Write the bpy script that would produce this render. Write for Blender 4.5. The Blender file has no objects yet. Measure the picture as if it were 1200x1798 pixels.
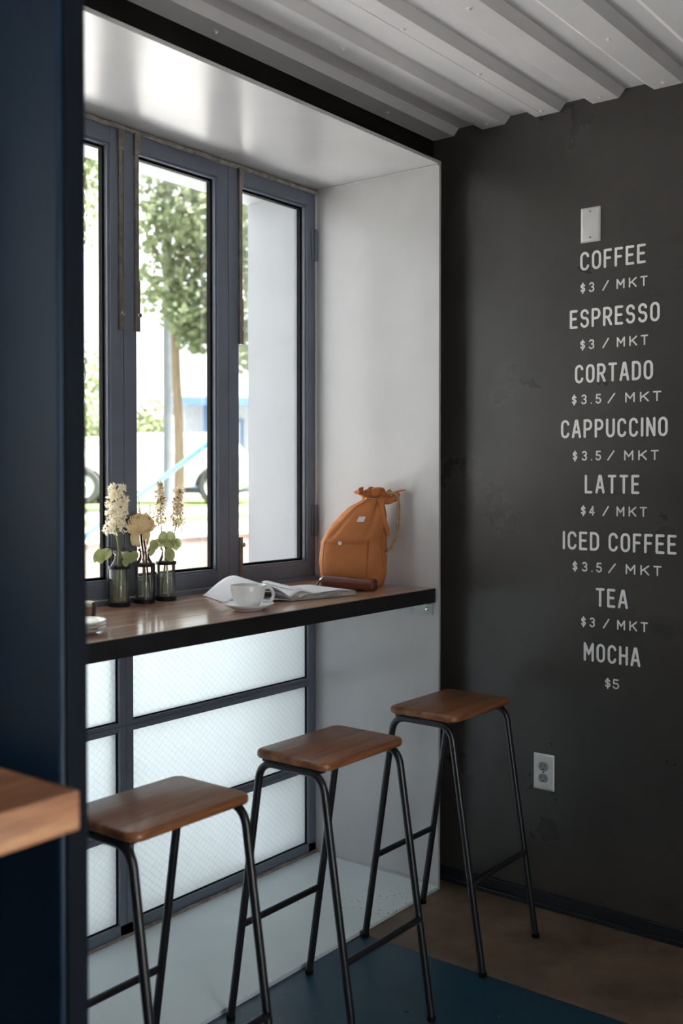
import bpy, math, random
from mathutils import Vector, Matrix

random.seed(7)
scene = bpy.context.scene
COL = scene.collection
PI = math.pi

# ------------------------------------------------------------------ camera
YAW = math.atan(1432 / 1834)          # window wall runs 38 degrees right of the lens axis
cam_d = bpy.data.cameras.new('camera')
cam = bpy.data.objects.new('camera', cam_d)
COL.objects.link(cam)
cam.location = (1.974, -3.081, 1.46)
cam.rotation_euler = (PI / 2 - math.radians(1.0), 0, YAW)
cam_d.sensor_fit = 'HORIZONTAL'
cam_d.sensor_width = 24.0
cam_d.lens = 24.0 * 1834 / 1200
cam_d.shift_y = -35 / 1200
cam_d.clip_start = 0.05
cam_d.clip_end = 300
cam_d.dof.use_dof = True
cam_d.dof.focus_distance = 3.35
cam_d.dof.aperture_fstop = 2.8
scene.camera = cam

# ------------------------------------------------------------------ sky and exposure
world = bpy.data.worlds.new('overcast_sky')
scene.world = world
world.use_nodes = True
bg = world.node_tree.nodes['Background']
bg.inputs['Color'].default_value = (0.95, 0.98, 1.0, 1)
bg.inputs['Strength'].default_value = 1.65
sun_d = bpy.data.lights.new('sun', 'SUN')       # high hazy sun behind the building, lighting the street side
sun_d.energy = 20.0
sun_d.angle = math.radians(6)
sun_d.color = (1.0, 0.985, 0.96)
sun = bpy.data.objects.new('sun', sun_d)
COL.objects.link(sun)
sun.rotation_euler = Vector((-0.62, -0.22, -1.0)).to_track_quat('-Z', 'Y').to_euler()
scene.view_settings.view_transform = 'Standard'
scene.view_settings.look = 'None'
scene.view_settings.gamma = 1.0
scene.view_settings.use_curve_mapping = False
scene.view_settings.exposure = 1.5
scene.cycles.max_bounces = 12
scene.cycles.diffuse_bounces = 6
scene.cycles.transparent_max_bounces = 24
scene.cycles.use_denoising = True
scene.cycles.caustics_reflective = False
scene.cycles.caustics_refractive = True


# ------------------------------------------------------------------ materials
def srgb(r, g, b):
    def c(v):
        v /= 255.0
        return v / 12.92 if v <= 0.04045 else ((v + 0.055) / 1.055) ** 2.4
    return (c(r), c(g), c(b), 1)


def new_mat(name):
    m = bpy.data.materials.new(name)
    m.use_nodes = True
    nt = m.node_tree
    nt.nodes.clear()
    out = nt.nodes.new('ShaderNodeOutputMaterial')
    return m, nt, out


def coords(nt, scale=(1, 1, 1), rot=(0, 0, 0), kind='Object'):
    tc = nt.nodes.new('ShaderNodeTexCoord')
    mp = nt.nodes.new('ShaderNodeMapping')
    mp.inputs['Scale'].default_value = scale
    mp.inputs['Rotation'].default_value = rot
    nt.links.new(tc.outputs[kind], mp.inputs['Vector'])
    return mp.outputs['Vector']


def noise(nt, vec, scale, detail=4, rough=0.55):
    n = nt.nodes.new('ShaderNodeTexNoise')
    n.inputs['Scale'].default_value = scale
    n.inputs['Detail'].default_value = detail
    n.inputs['Roughness'].default_value = rough
    nt.links.new(vec, n.inputs['Vector'])
    return n.outputs['Fac']


def ramp(nt, fac, stops):
    r = nt.nodes.new('ShaderNodeValToRGB')
    e = r.color_ramp.elements
    while len(e) > 1:
        e.remove(e[-1])
    e[0].position, e[0].color = stops[0]
    for p, c in stops[1:]:
        k = e.new(p)
        k.color = c
    nt.links.new(fac, r.inputs['Fac'])
    return r.outputs['Color']


def mixc(nt, fac, a, b):
    m = nt.nodes.new('ShaderNodeMix')
    m.data_type = 'RGBA'
    for sock, v in ((m.inputs[0], fac), (m.inputs[6], a), (m.inputs[7], b)):
        if hasattr(v, 'node'):
            nt.links.new(v, sock)
        else:
            sock.default_value = v
    return m.outputs[2]


def principled(nt, out, color, rough=0.5, metal=0.0, spec=0.5, bump=None, bump_d=0.002, bump_s=0.4, coat=0.0):
    p = nt.nodes.new('ShaderNodeBsdfPrincipled')
    for sock, v in ((p.inputs['Base Color'], color), (p.inputs['Roughness'], rough)):
        if hasattr(v, 'node'):
            nt.links.new(v, sock)
        else:
            sock.default_value = v
    p.inputs['Metallic'].default_value = metal
    p.inputs['Specular IOR Level'].default_value = spec
    p.inputs['Coat Weight'].default_value = coat
    p.inputs['Coat Roughness'].default_value = 0.15
    if bump is not None:
        b = nt.nodes.new('ShaderNodeBump')
        b.inputs['Strength'].default_value = bump_s
        b.inputs['Distance'].default_value = bump_d
        nt.links.new(bump, b.inputs['Height'])
        nt.links.new(b.outputs['Normal'], p.inputs['Normal'])
    nt.links.new(p.outputs['BSDF'], out.inputs['Surface'])
    return p


def plain(name, col, rough=0.5, metal=0.0, spec=0.5, var=0.12, scale=8, bump=0.0, coat=0.0, bscale=None):
    """a painted or moulded surface with slight mottling"""
    m, nt, out = new_mat(name)
    v = coords(nt)
    f = noise(nt, v, scale)
    d = tuple(c * (1 - var) for c in col[:3]) + (1,)
    l = tuple(min(1, c * (1 + var)) for c in col[:3]) + (1,)
    c = ramp(nt, f, [(0.3, d), (0.7, l)])
    bf = noise(nt, v, bscale or scale * 12, 2) if bump else None
    principled(nt, out, c, rough, metal, spec, bf, bump, 0.5, coat)
    return m


def wood(name, dark, mid, light, axis='y', scale=1.0, rough=0.35, coat=0.0, grain=60):
    m, nt, out = new_mat(name)
    sc = {'x': (0.6, 9, 9), 'y': (9, 0.6, 9), 'z': (9, 9, 0.6)}[axis]
    v = coords(nt, tuple(s * scale for s in sc))
    f = noise(nt, v, 2.2, 6, 0.6)
    v2 = coords(nt, tuple(s * scale for s in sc))
    g = noise(nt, v2, 14, 3, 0.7)
    c1 = ramp(nt, f, [(0.28, dark), (0.5, mid), (0.72, light)])
    c = mixc(nt, ramp(nt, g, [(0.35, (0.55, 0.55, 0.55, 1)), (0.55, (0, 0, 0, 1))]), c1, dark)
    principled(nt, out, c, rough, 0, 0.5, g, 0.0006, 0.4, coat)
    return m


def glass_thin(name, tint=(1, 1, 1, 1), refl=1.0, rough=0.0):
    m, nt, out = new_mat(name)
    tr = nt.nodes.new('ShaderNodeBsdfTransparent')
    tr.inputs['Color'].default_value = tint
    gl = nt.nodes.new('ShaderNodeBsdfGlossy')
    gl.inputs['Roughness'].default_value = rough
    fr = nt.nodes.new('ShaderNodeFresnel')
    fr.inputs['IOR'].default_value = 1.45
    mu = nt.nodes.new('ShaderNodeMath')
    mu.operation = 'MULTIPLY'
    mu.inputs[1].default_value = refl
    nt.links.new(fr.outputs['Fac'], mu.inputs[0])
    mx = nt.nodes.new('ShaderNodeMixShader')
    nt.links.new(mu.outputs[0], mx.inputs[0])
    nt.links.new(tr.outputs[0], mx.inputs[1])
    nt.links.new(gl.outputs[0], mx.inputs[2])
    nt.links.new(mx.outputs[0], out.inputs['Surface'])
    return m


def translucent(name, col, col2=None, scale=20, trans=0.45, rough=0.6):
    """thin petals, leaves and paper: part of the light comes through"""
    m, nt, out = new_mat(name)
    f = noise(nt, coords(nt), scale)
    c = ramp(nt, f, [(0.3, col), (0.7, col2 or col)])
    d = nt.nodes.new('ShaderNodeBsdfDiffuse')
    t = nt.nodes.new('ShaderNodeBsdfTranslucent')
    nt.links.new(c, d.inputs['Color'])
    nt.links.new(c, t.inputs['Color'])
    mx = nt.nodes.new('ShaderNodeMixShader')
    mx.inputs[0].default_value = trans
    nt.links.new(d.outputs[0], mx.inputs[1])
    nt.links.new(t.outputs[0], mx.inputs[2])
    nt.links.new(mx.outputs[0], out.inputs['Surface'])
    return m


def wired_glass(name):
    """frosted security glass with a diamond wire net cast into it"""
    m, nt, out = new_mat(name)
    tc = nt.nodes.new('ShaderNodeTexCoord')
    sp = nt.nodes.new('ShaderNodeSeparateXYZ')
    nt.links.new(tc.outputs['Object'], sp.inputs[0])

    def math_(op, a, b=None):
        n = nt.nodes.new('ShaderNodeMath')
        n.operation = op
        for s, v in zip(n.inputs, (a, b)):
            if v is None:
                continue
            if hasattr(v, 'node'):
                nt.links.new(v, s)
            else:
                s.default_value = v
        return n.outputs[0]
    yy = math_('DIVIDE', sp.outputs['Y'], 0.0285)
    zz = math_('DIVIDE', sp.outputs['Z'], 0.0255)
    lines = []
    for op in ('ADD', 'SUBTRACT'):
        w = math_('FRACT', math_(op, yy, zz))
        dd = math_('ABSOLUTE', math_('SUBTRACT', w, 0.5))
        lines.append(math_('GREATER_THAN', dd, 0.468))
    wire = math_('MAXIMUM', lines[0], lines[1])
    tl = nt.nodes.new('ShaderNodeBsdfTranslucent')
    tl.inputs['Color'].default_value = (0.385, 0.395, 0.40, 1)
    df = nt.nodes.new('ShaderNodeBsdfDiffuse')
    df.inputs['Color'].default_value = (0.70, 0.80, 0.80, 1)
    gl = nt.nodes.new('ShaderNodeBsdfGlossy')
    gl.inputs['Roughness'].default_value = 0.25
    rf = nt.nodes.new('ShaderNodeBsdfRefraction')       # forward scatter of the etched face
    rf.inputs['Color'].default_value = (0.80, 0.90, 0.93, 1)
    rf.inputs['Roughness'].default_value = 0.8
    rf.inputs['IOR'].default_value = 1.3
    fw = nt.nodes.new('ShaderNodeMixShader')
    fw.inputs[0].default_value = 0.42
    nt.links.new(tl.outputs[0], fw.inputs[1])
    nt.links.new(rf.outputs[0], fw.inputs[2])
    a = nt.nodes.new('ShaderNodeMixShader')
    a.inputs[0].default_value = 0.05
    nt.links.new(fw.outputs[0], a.inputs[1])
    nt.links.new(df.outputs[0], a.inputs[2])
    b = nt.nodes.new('ShaderNodeMixShader')
    b.inputs[0].default_value = 0.04
    nt.links.new(a.outputs[0], b.inputs[1])
    nt.links.new(gl.outputs[0], b.inputs[2])
    wr = nt.nodes.new('ShaderNodeBsdfDiffuse')
    wr.inputs['Color'].default_value = (0.30, 0.33, 0.33, 1)
    cm = nt.nodes.new('ShaderNodeMixShader')
    nt.links.new(math_('MULTIPLY', wire, 0.38), cm.inputs[0])
    nt.links.new(b.outputs[0], cm.inputs[1])
    nt.links.new(wr.outputs[0], cm.inputs[2])
    nt.links.new(cm.outputs[0], out.inputs['Surface'])
    return m


def speckled(name, base, alt, speck, scale=3.0, speck_scale=60, thr=0.68, rough=0.5, bump=0.001, spec=0.5, patch=None):
    m, nt, out = new_mat(name)
    v = coords(nt)
    c = ramp(nt, noise(nt, v, scale, 5, 0.6), [(0.3, base), (0.7, alt)])
    s = noise(nt, v, speck_scale, 2, 0.5)
    zone = noise(nt, v, scale * 0.8, 2, 0.5)
    mu = nt.nodes.new('ShaderNodeMath')
    mu.operation = 'MULTIPLY'
    nt.links.new(ramp(nt, s, [(thr, (0, 0, 0, 1)), (thr + 0.03, (1, 1, 1, 1))]), mu.inputs[0])
    nt.links.new(ramp(nt, zone, [(0.5, (0, 0, 0, 1)), (0.62, (1, 1, 1, 1))]), mu.inputs[1])
    c = mixc(nt, mu.outputs[0], c, speck)
    r = ramp(nt, noise(nt, v, scale * 2.5, 4), [(0.3, (rough * 0.8,) * 3 + (1,)), (0.7, (min(1, rough * 1.25),) * 3 + (1,))])
    principled(nt, out, c, r, 0, spec, s, bump, 0.25)
    return m


M = {}
M['lining'] = plain('white_steel_lining_paint', (0.515, 0.51, 0.52, 1), 0.26, 0, 0.7, 0.04, 5, 0.0004, bscale=160)
M['bay_floor'] = speckled('pale_grey_worn_paint', (0.75, 0.825, 0.85, 1), (0.82, 0.875, 0.895, 1), (0.10, 0.09, 0.09, 1), 2.2, 75, 0.66, 0.5, 0.0005)
M['outer_lining'] = plain('grey_outer_lining_paint', (0.39, 0.40, 0.425, 1), 0.5, 0, 0.4, 0.05, 4)
M['edge'] = plain('lining_edge', (0.42, 0.42, 0.43, 1), 0.45)
M['header'] = plain('black_header_paint', (0.007, 0.006, 0.0062, 1), 0.6, 0, 0.15)
M['frame'] = plain('blue_grey_window_paint', (0.14, 0.16, 0.205, 1), 0.38, 0, 0.5, 0.08, 6)
M['gasket'] = plain('black_rubber', (0.006, 0.0055, 0.006, 1), 0.7, 0, 0.12)
M['end_strip'] = plain('navy_black_strip', (0.002, 0.005, 0.011, 1), 0.6, 0, 0.15)
M['caulk'] = plain('brown_grey_caulk', (0.30, 0.27, 0.25, 1), 0.8, var=0.4, scale=30, bump=0.002)
M['bolt'] = plain('dull_bronze_steel', (0.26, 0.235, 0.21, 1), 0.35, 0.75, var=0.25, scale=25)
M['knob'] = plain('bright_steel', (0.7, 0.69, 0.68, 1), 0.22, 1.0)
M['pane'] = glass_thin('clear_window_glass', (0.97, 0.985, 0.98, 1), 0.55)
M['wired'] = wired_glass('frosted_wired_glass')
M['ceiling'] = plain('grey_white_ceiling_paint', (0.78, 0.755, 0.775, 1), 0.38, 0, 0.45, 0.05, 3)
M['screw'] = plain('painted_screw', (0.86, 0.85, 0.86, 1), 0.3)
M['navy'] = plain('navy_steel_paint', (0.009, 0.031, 0.068, 1), 0.38, 0, 0.3, 0.15, 3)
M['blue_floor'] = speckled('blue_floor_paint', (0.010, 0.047, 0.078, 1), (0.016, 0.062, 0.098, 1), (0.20, 0.25, 0.28, 1), 2.5, 55, 0.69, 0.34, 0.0008)
M['brown_floor'] = speckled('stained_brown_floor', (0.095, 0.062, 0.044, 1), (0.24, 0.165, 0.11, 1), (0.28, 0.25, 0.22, 1), 4.0, 70, 0.72, 0.5, 0.0012)
M['baseboard'] = plain('dark_blue_baseboard', (0.012, 0.015, 0.022, 1), 0.45)
M['outer_wall'] = plain('room_grey_paint', (0.50, 0.48, 0.46, 1), 0.6)
M['stool_wood'] = wood('walnut_stool_seat', srgb(92, 52, 30), srgb(146, 94, 60), srgb(176, 120, 80), 'y', 1.4, 0.36, 0.1)
M['counter_wood'] = wood('worn_counter_plank', srgb(124, 88, 70), srgb(172, 130, 108), srgb(200, 158, 132), 'y', 1.2, 0.3, 0.7)
M['table_wood'] = wood('reclaimed_table_board', srgb(104, 66, 46), srgb(178, 122, 86), srgb(222, 170, 126), 'y', 0.9, 0.4, 0.1)
M['tube'] = plain('black_powder_coat', (0.012, 0.012, 0.015, 1), 0.30, 0.0, 0.6)
M['fascia'] = plain('blackened_steel_edge', (0.014, 0.013, 0.016, 1), 0.42, 0.2, 0.5, 0.3, 12)
M['galv'] = plain('galvanised_steel', (0.42, 0.45, 0.44, 1), 0.42, 0.7, var=0.25, scale=30)
M['stainless'] = plain('brushed_stainless', (0.78, 0.775, 0.77, 1), 0.34, 0.35, var=0.05, scale=20)
M['grey_plastic'] = plain('grey_socket_plastic', (0.30, 0.305, 0.32, 1), 0.4)
M['slot'] = plain('dark_slot', (0.01, 0.01, 0.01, 1), 0.6)
M['letter'] = plain('white_lettering_paint', (0.90, 0.885, 0.88, 1), 0.55, var=0.03)
M['porcelain'] = plain('white_porcelain', (0.80, 0.81, 0.82, 1), 0.12, 0, 0.5, 0.02)
M['plate_cream'] = plain('cream_stoneware', (0.66, 0.62, 0.58, 1), 0.35, var=0.06)
M['paper'] = translucent('white_paper', (0.80, 0.80, 0.83, 1), (0.84, 0.84, 0.86, 1), 6, 0.12)
M['page_edge'] = wood('page_stack_edge', (0.30, 0.28, 0.24, 1), (0.52, 0.50, 0.45, 1), (0.66, 0.64, 0.60, 1), 'y', 6, 0.8)
M['canvas'] = plain('tan_waxed_canvas', srgb(186, 118, 72), 0.78, 0, 0.3, 0.16, 9, 0.0012, bscale=260)
M['canvas_d'] = plain('tan_canvas_seam', srgb(160, 94, 46), 0.8, 0, 0.3, 0.12, 20)
M['inside'] = plain('dark_bag_lining', srgb(60, 38, 24), 0.85)
M['rope'] = plain('natural_cotton_rope', srgb(176, 148, 116), 0.85, var=0.3, scale=90, bump=0.002, bscale=300)
M['leather'] = plain('dark_red_leather', srgb(92, 44, 28), 0.36, 0, 0.5, 0.25, 10, 0.0006)
M['ink'] = plain('blue_stamp_ink', srgb(38, 36, 66), 0.5)
M['button'] = plain('white_snap', (0.75, 0.72, 0.68, 1), 0.3)
M['bottle_glass'] = glass_thin('bottle_glass', (0.985, 0.99, 0.98, 1), 1.0)
M['water'] = None
M['black_metal'] = plain('black_wire_metal', (0.008, 0.006, 0.008, 1), 0.5, 0.0, 0.25)
M['stem'] = plain('green_stem', srgb(128, 132, 66), 0.6, var=0.2, scale=40)
M['brown_stem'] = plain('brown_dry_stem', srgb(62, 40, 30), 0.7, var=0.2, scale=40)
M['euca'] = translucent('eucalyptus_leaf', srgb(150, 158, 108), srgb(184, 188, 138), 30, 0.35)
M['white_petal'] = translucent('cream_white_petal', srgb(244, 236, 216), srgb(252, 248, 236), 60, 0.5)
M['rose_petal'] = translucent('dried_cream_petal', srgb(244, 222, 174), srgb(254, 244, 214), 40, 0.5)
M['plume'] = translucent('pale_dry_plume', srgb(240, 226, 200), srgb(254, 248, 234), 60, 0.5)
M['seed'] = translucent('dry_brown_seed', srgb(120, 92, 66), srgb(168, 132, 96), 60, 0.2)
M['grass_sprig'] = translucent('grey_green_grass_head', srgb(112, 114, 82), srgb(150, 150, 110), 60, 0.3)
M['coffee'] = plain('milky_coffee', srgb(176, 122, 84), 0.3, var=0.06)
M['foam'] = plain('milk_foam', srgb(238, 216, 194), 0.5, var=0.04)
M['matcha'] = None


def matcha():
    m, nt, out = new_mat('green_tea_latte')
    v = coords(nt)
    g = nt.nodes.new('ShaderNodeTexGradient')
    g.gradient_type = 'SPHERICAL'
    mp = nt.nodes.new('ShaderNodeMapping')
    mp.inputs['Scale'].default_value = (26, 30, 26)
    tc = nt.nodes.new('ShaderNodeTexCoord')
    nt.links.new(tc.outputs['Object'], mp.inputs['Vector'])
    nt.links.new(mp.outputs['Vector'], g.inputs['Vector'])
    c = ramp(nt, g.outputs['Fac'], [(0.0, srgb(188, 204, 158)), (0.25, srgb(200, 212, 172)), (0.45, srgb(240, 240, 228))])
    principled(nt, out, c, 0.25)
    return m


M['matcha'] = matcha()


def murky(name, clear, col, k):
    """clear but slightly clouded: old bottle glass, vase water"""
    m, nt, out = new_mat(name)
    tr = nt.nodes.new('ShaderNodeBsdfTransparent')
    tr.inputs['Color'].default_value = clear
    tl = nt.nodes.new('ShaderNodeBsdfTranslucent')
    df = nt.nodes.new('ShaderNodeBsdfDiffuse')
    for n_ in (tl, df):
        n_.inputs['Color'].default_value = col
    a = nt.nodes.new('ShaderNodeMixShader')
    nt.links.new(tl.outputs[0], a.inputs[1])
    nt.links.new(df.outputs[0], a.inputs[2])
    mx = nt.nodes.new('ShaderNodeMixShader')
    mx.inputs[0].default_value = k
    nt.links.new(tr.outputs[0], mx.inputs[1])
    nt.links.new(a.outputs[0], mx.inputs[2])
    gl = nt.nodes.new('ShaderNodeBsdfGlossy')
    gl.inputs['Roughness'].default_value = 0.03
    fr = nt.nodes.new('ShaderNodeFresnel')
    fr.inputs['IOR'].default_value = 1.5
    m2 = nt.nodes.new('ShaderNodeMixShader')
    nt.links.new(fr.outputs['Fac'], m2.inputs[0])
    nt.links.new(mx.outputs[0], m2.inputs[1])
    nt.links.new(gl.outputs[0], m2.inputs[2])
    nt.links.new(m2.outputs[0], out.inputs['Surface'])
    return m


M['bottle_glass'] = murky('old_bottle_glass', (0.985, 0.99, 0.98, 1), (0.9, 0.92, 0.9, 1), 0.09)
M['water'] = murky('cloudy_vase_water', (0.95, 0.97, 0.88, 1), (0.90, 0.95, 0.74, 1), 0.20)
M['leaf'] = translucent('tree_leaf', (0.17, 0.205, 0.115, 1), (0.29, 0.325, 0.20, 1), 1.3, 0.5)
M['leaf_far'] = translucent('far_tree_leaf', (0.17, 0.20, 0.10, 1), (0.26, 0.29, 0.16, 1), 0.8, 0.4)
M['bark'] = wood('pale_bark', (0.10, 0.07, 0.045, 1), (0.17, 0.125, 0.085, 1), (0.23, 0.18, 0.125, 1), 'z', 2.0, 0.9)
M['pole_grey'] = plain('grey_pole_paint', (0.115, 0.125, 0.14, 1), 0.5)
M['rail_blue'] = plain('pale_blue_rail_paint', (0.055, 0.135, 0.19, 1), 0.35)
M['rust_wall'] = plain('weathered_brown_block', (0.16, 0.11, 0.095, 1), 0.85, var=0.2, scale=2.5)
M['added_gravel'] = plain('grey_added_gravel', (0.23, 0.23, 0.235, 1), 0.95, var=0.3, scale=30)  # dark ground added to tune the light at the frosted panes
M['forecourt'] = plain('bleached_forecourt_paving', (0.80, 0.79, 0.77, 1), 0.85, var=0.05, scale=1.5)
M['concrete'] = plain('pale_concrete', (0.34, 0.33, 0.315, 1), 0.85, var=0.08, scale=1.5)
M['asphalt'] = plain('bleached_asphalt', (0.42, 0.42, 0.42, 1), 0.9, var=0.1, scale=1.0)
M['lawn'] = plain('lawn_green', (0.13, 0.18, 0.05, 1), 0.95, var=0.3, scale=6)
M['car_white'] = plain('white_car_paint', (0.42, 0.43, 0.44, 1), 0.25, 0, 0.5, 0.02, 2)
M['car_glass'] = plain('dusty_car_glass', (0.32, 0.35, 0.37, 1), 0.12)
M['tyre'] = plain('tyre_rubber', (0.03, 0.03, 0.032, 1), 0.8)
M['rim'] = plain('wheel_alloy', (0.50, 0.50, 0.51, 1), 0.35, 0.5)
M['dark_trim'] = plain('dark_car_trim', (0.05, 0.05, 0.055, 1), 0.6)
M['siding'] = plain('white_siding', (0.34, 0.35, 0.38, 1), 0.8)
M['blue_trim'] = plain('blue_building_trim', (0.07, 0.13, 0.24, 1), 0.6)
M['fence'] = plain('galvanised_fence', (0.45, 0.46, 0.46, 1), 0.5, 0.4)
M['orange'] = plain('orange_marker', (0.72, 0.30, 0.14, 1), 0.7)


def wall_paint():
    """charcoal board paint: cloudy, with rubbed darker patches and faint scratches"""
    m, nt, out = new_mat('charcoal_board_paint')
    v = coords(nt)
    c1 = ramp(nt, noise(nt, v, 2.4, 6, 0.65), [(0.3, (0.044, 0.0395, 0.0375, 1)), (0.7, (0.063, 0.0565, 0.0535, 1))])
    blot = ramp(nt, noise(nt, coords(nt, (1.0, 1, 1.6)), 1.7, 7, 0.7), [(0.58, (0, 0, 0, 1)), (0.66, (1, 1, 1, 1))])
    c2 = mixc(nt, blot, c1, (0.038, 0.0345, 0.033, 1))
    st = noise(nt, coords(nt, (1.5, 1, 90)), 1.0, 2, 0.5)
    scr = ramp(nt, st, [(0.74, (0, 0, 0, 1)), (0.76, (0.25, 0.25, 0.25, 1))])
    c3 = mixc(nt, scr, c2, (0.10, 0.10, 0.10, 1))
    r = ramp(nt, noise(nt, v, 3.5, 5), [(0.3, (0.26, 0.26, 0.26, 1)), (0.7, (0.36, 0.36, 0.36, 1))])
    principled(nt, out, c3, r, 0, 0.7, noise(nt, v, 40, 3), 0.0008, 0.15)
    return m


M['wall'] = wall_paint()


# ------------------------------------------------------------------ mesh helpers
class MB:
    def __init__(self):
        self.v, self.f = [], []

    def add(self, vs, fs):
        o = len(self.v)
        self.v += [tuple(p) for p in vs]
        self.f += [tuple(i + o for i in f) for f in fs]
        return self

    def box(self, x0, x1, y0, y1, z0, z1):
        if x0 > x1: x0, x1 = x1, x0
        if y0 > y1: y0, y1 = y1, y0
        if z0 > z1: z0, z1 = z1, z0
        return self.add([(x, y, z) for z in (z0, z1) for y in (y0, y1) for x in (x0, x1)],
                        [(0, 2, 3, 1), (4, 5, 7, 6), (0, 1, 5, 4), (2, 6, 7, 3), (0, 4, 6, 2), (1, 3, 7, 5)])

    def tube(self, pts, r, n=10, cap=True, closed=False, flat=1.0):
        pts = [Vector(p) for p in pts]
        k = len(pts)
        rr = r if isinstance(r, (list, tuple)) else [r] * k
        tang = []
        for i in range(k):
            a = pts[i - 1] if (i or closed) else pts[i]
            b = pts[(i + 1) % k] if (i < k - 1 or closed) else pts[i]
            t = b - a
            tang.append(t.normalized() if t.length > 1e-9 else Vector((0, 0, 1)))
        up = Vector((0, 0, 1)) if abs(tang[0].z) < 0.9 else Vector((1, 0, 0))
        nrm = (up - tang[0] * up.dot(tang[0])).normalized()
        vs = []
        for i in range(k):
            nrm = (nrm - tang[i] * nrm.dot(tang[i])).normalized()
            bi = tang[i].cross(nrm)
            for j in range(n):
                a = 2 * PI * j / n
                vs.append(pts[i] + nrm * (math.cos(a) * rr[i]) + bi * (math.sin(a) * rr[i] * flat))
        fs = []
        rings = k if closed else k - 1
        for i in range(rings):
            i2 = (i + 1) % k
            for j in range(n):
                j2 = (j + 1) % n
                fs.append((i * n + j, i * n + j2, i2 * n + j2, i2 * n + j))
        if cap and not closed:
            fs.append(tuple(range(n - 1, -1, -1)))
            fs.append(tuple((k - 1) * n + j for j in range(n)))
        return self.add(vs, fs)

    def lathe(self, prof, n=32, c=(0, 0, 0)):
        """prof: list of (r, z); r = 0 closes with a point"""
        vs, fs, rows = [], [], []
        for r, z in prof:
            if r < 1e-6:
                rows.append([len(vs)])
                vs.append((c[0], c[1], c[2] + z))
            else:
                rows.append(list(range(len(vs), len(vs) + n)))
                vs += [(c[0] + r * math.cos(2 * PI * j / n), c[1] + r * math.sin(2 * PI * j / n), c[2] + z) for j in range(n)]
        for a, b in zip(rows, rows[1:]):
            for j in range(n):
                j2 = (j + 1) % n
                if len(a) == 1 and len(b) == 1:
                    continue
                if len(a) == 1:
                    fs.append((a[0], b[j2], b[j]))
                elif len(b) == 1:
                    fs.append((a[j], a[j2], b[0]))
                else:
                    fs.append((a[j], a[j2], b[j2], b[j]))
        return self.add(vs, fs)

    def grid(self, fn, nu, nv, closed_u=False):
        """fn(u, v) with u, v in 0..1"""
        vs = []
        cu = nu if closed_u else nu + 1
        for j in range(nv + 1):
            for i in range(cu):
                vs.append(fn(i / nu, j / nv))
        fs = []
        for j in range(nv):
            for i in range(nu):
                i2 = (i + 1) % cu
                fs.append((j * cu + i, j * cu + i2, (j + 1) * cu + i2, (j + 1) * cu + i))
        return self.add(vs, fs)

    def prism(self, poly, h0, h1, axis='z'):
        """extrude a 2D polygon; axis z: (x,y), axis y: (x,z), axis x: (y,z)"""
        def p(a, b, h):
            return {'z': (a, b, h), 'y': (a, h, b), 'x': (h, a, b)}[axis]
        n = len(poly)
        vs = [p(a, b, h0) for a, b in poly] + [p(a, b, h1) for a, b in poly]
        fs = [tuple(range(n - 1, -1, -1)), tuple(range(n, 2 * n))]
        fs += [(i, (i + 1) % n, n + (i + 1) % n, n + i) for i in range(n)]
        return self.add(vs, fs)

    def mesh(self, name, mat, smooth=False, angle=None):
        me = bpy.data.meshes.new(name)
        me.from_pydata(self.v, [], self.f)
        me.materials.append(mat)
        me.update()
        if smooth:
            me.polygons.foreach_set('use_smooth', [True] * len(me.polygons))
        import bmesh
        b = bmesh.new()
        b.from_mesh(me)
        bmesh.ops.recalc_face_normals(b, faces=b.faces)
        if smooth and angle:
            for e in b.edges:
                if len(e.link_faces) == 2 and e.calc_face_angle(0) > math.radians(angle):
                    e.smooth = False
        b.to_mesh(me)
        b.free()
        return me

    def build(self, name, mat, parent=None, smooth=False, bevel=0, loc=None, angle=40, solid=0, sub=0, segs=2):
        o = bpy.data.objects.new(name, self.mesh(name, mat, smooth, angle))
        COL.objects.link(o)
        if loc is not None:
            o.location = loc
        if parent is not None:
            o.parent = parent
        if solid:
            s = o.modifiers.new('thickness', 'SOLIDIFY')
            s.thickness = solid
            s.offset = 0
        if bevel:
            b = o.modifiers.new('bevel', 'BEVEL')
            b.width = bevel
            b.segments = segs
            b.limit_method = 'ANGLE'
            b.angle_limit = math.radians(40)
        if sub:
            s = o.modifiers.new('subdivision', 'SUBSURF')
            s.levels = s.render_levels = sub
        return o


def mbox(*a):
    return MB().box(*a)


def thing(name, label, cat, loc=(0, 0, 0), rz=0, group=None):
    o = bpy.data.objects.new(name, None)
    o.empty_display_size = 0.05
    COL.objects.link(o)
    o.location = loc
    o.rotation_euler = (0, 0, rz)
    return tag(o, label, cat, group)


def tag(o, label, cat, group=None):
    o['label'] = label
    o['category'] = cat
    if group:
        o['group'] = group
    return o


def struct(o, label=None):
    o['kind'] = 'structure'
    if label:
        o['label'] = label
    return o


def part_label(o, label):
    o['label'] = label
    return o


def dup(o, parent=None):
    c = o.copy()
    COL.objects.link(c)
    c.parent = parent
    for ch in list(o.children):
        dup(ch, c)
    return c


def rrect(w, h, r, n=6):
    """rounded rectangle outline centred on the origin"""
    pts = []
    for cx, cy, a0 in ((w / 2 - r, h / 2 - r, 0), (-w / 2 + r, h / 2 - r, 90), (-w / 2 + r, -h / 2 + r, 180), (w / 2 - r, -h / 2 + r, 270)):
        for i in range(n + 1):
            a = math.radians(a0 + 90 * i / n)
            pts.append((cx + r * math.cos(a), cy + r * math.sin(a)))
    return pts


Rv = Vector((math.cos(YAW), math.sin(YAW), 0))      # to the right, level
Fv = Vector((-math.sin(YAW), math.cos(YAW), 0))     # away from the photographer, level
CAMP = Vector(cam.location)


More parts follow.
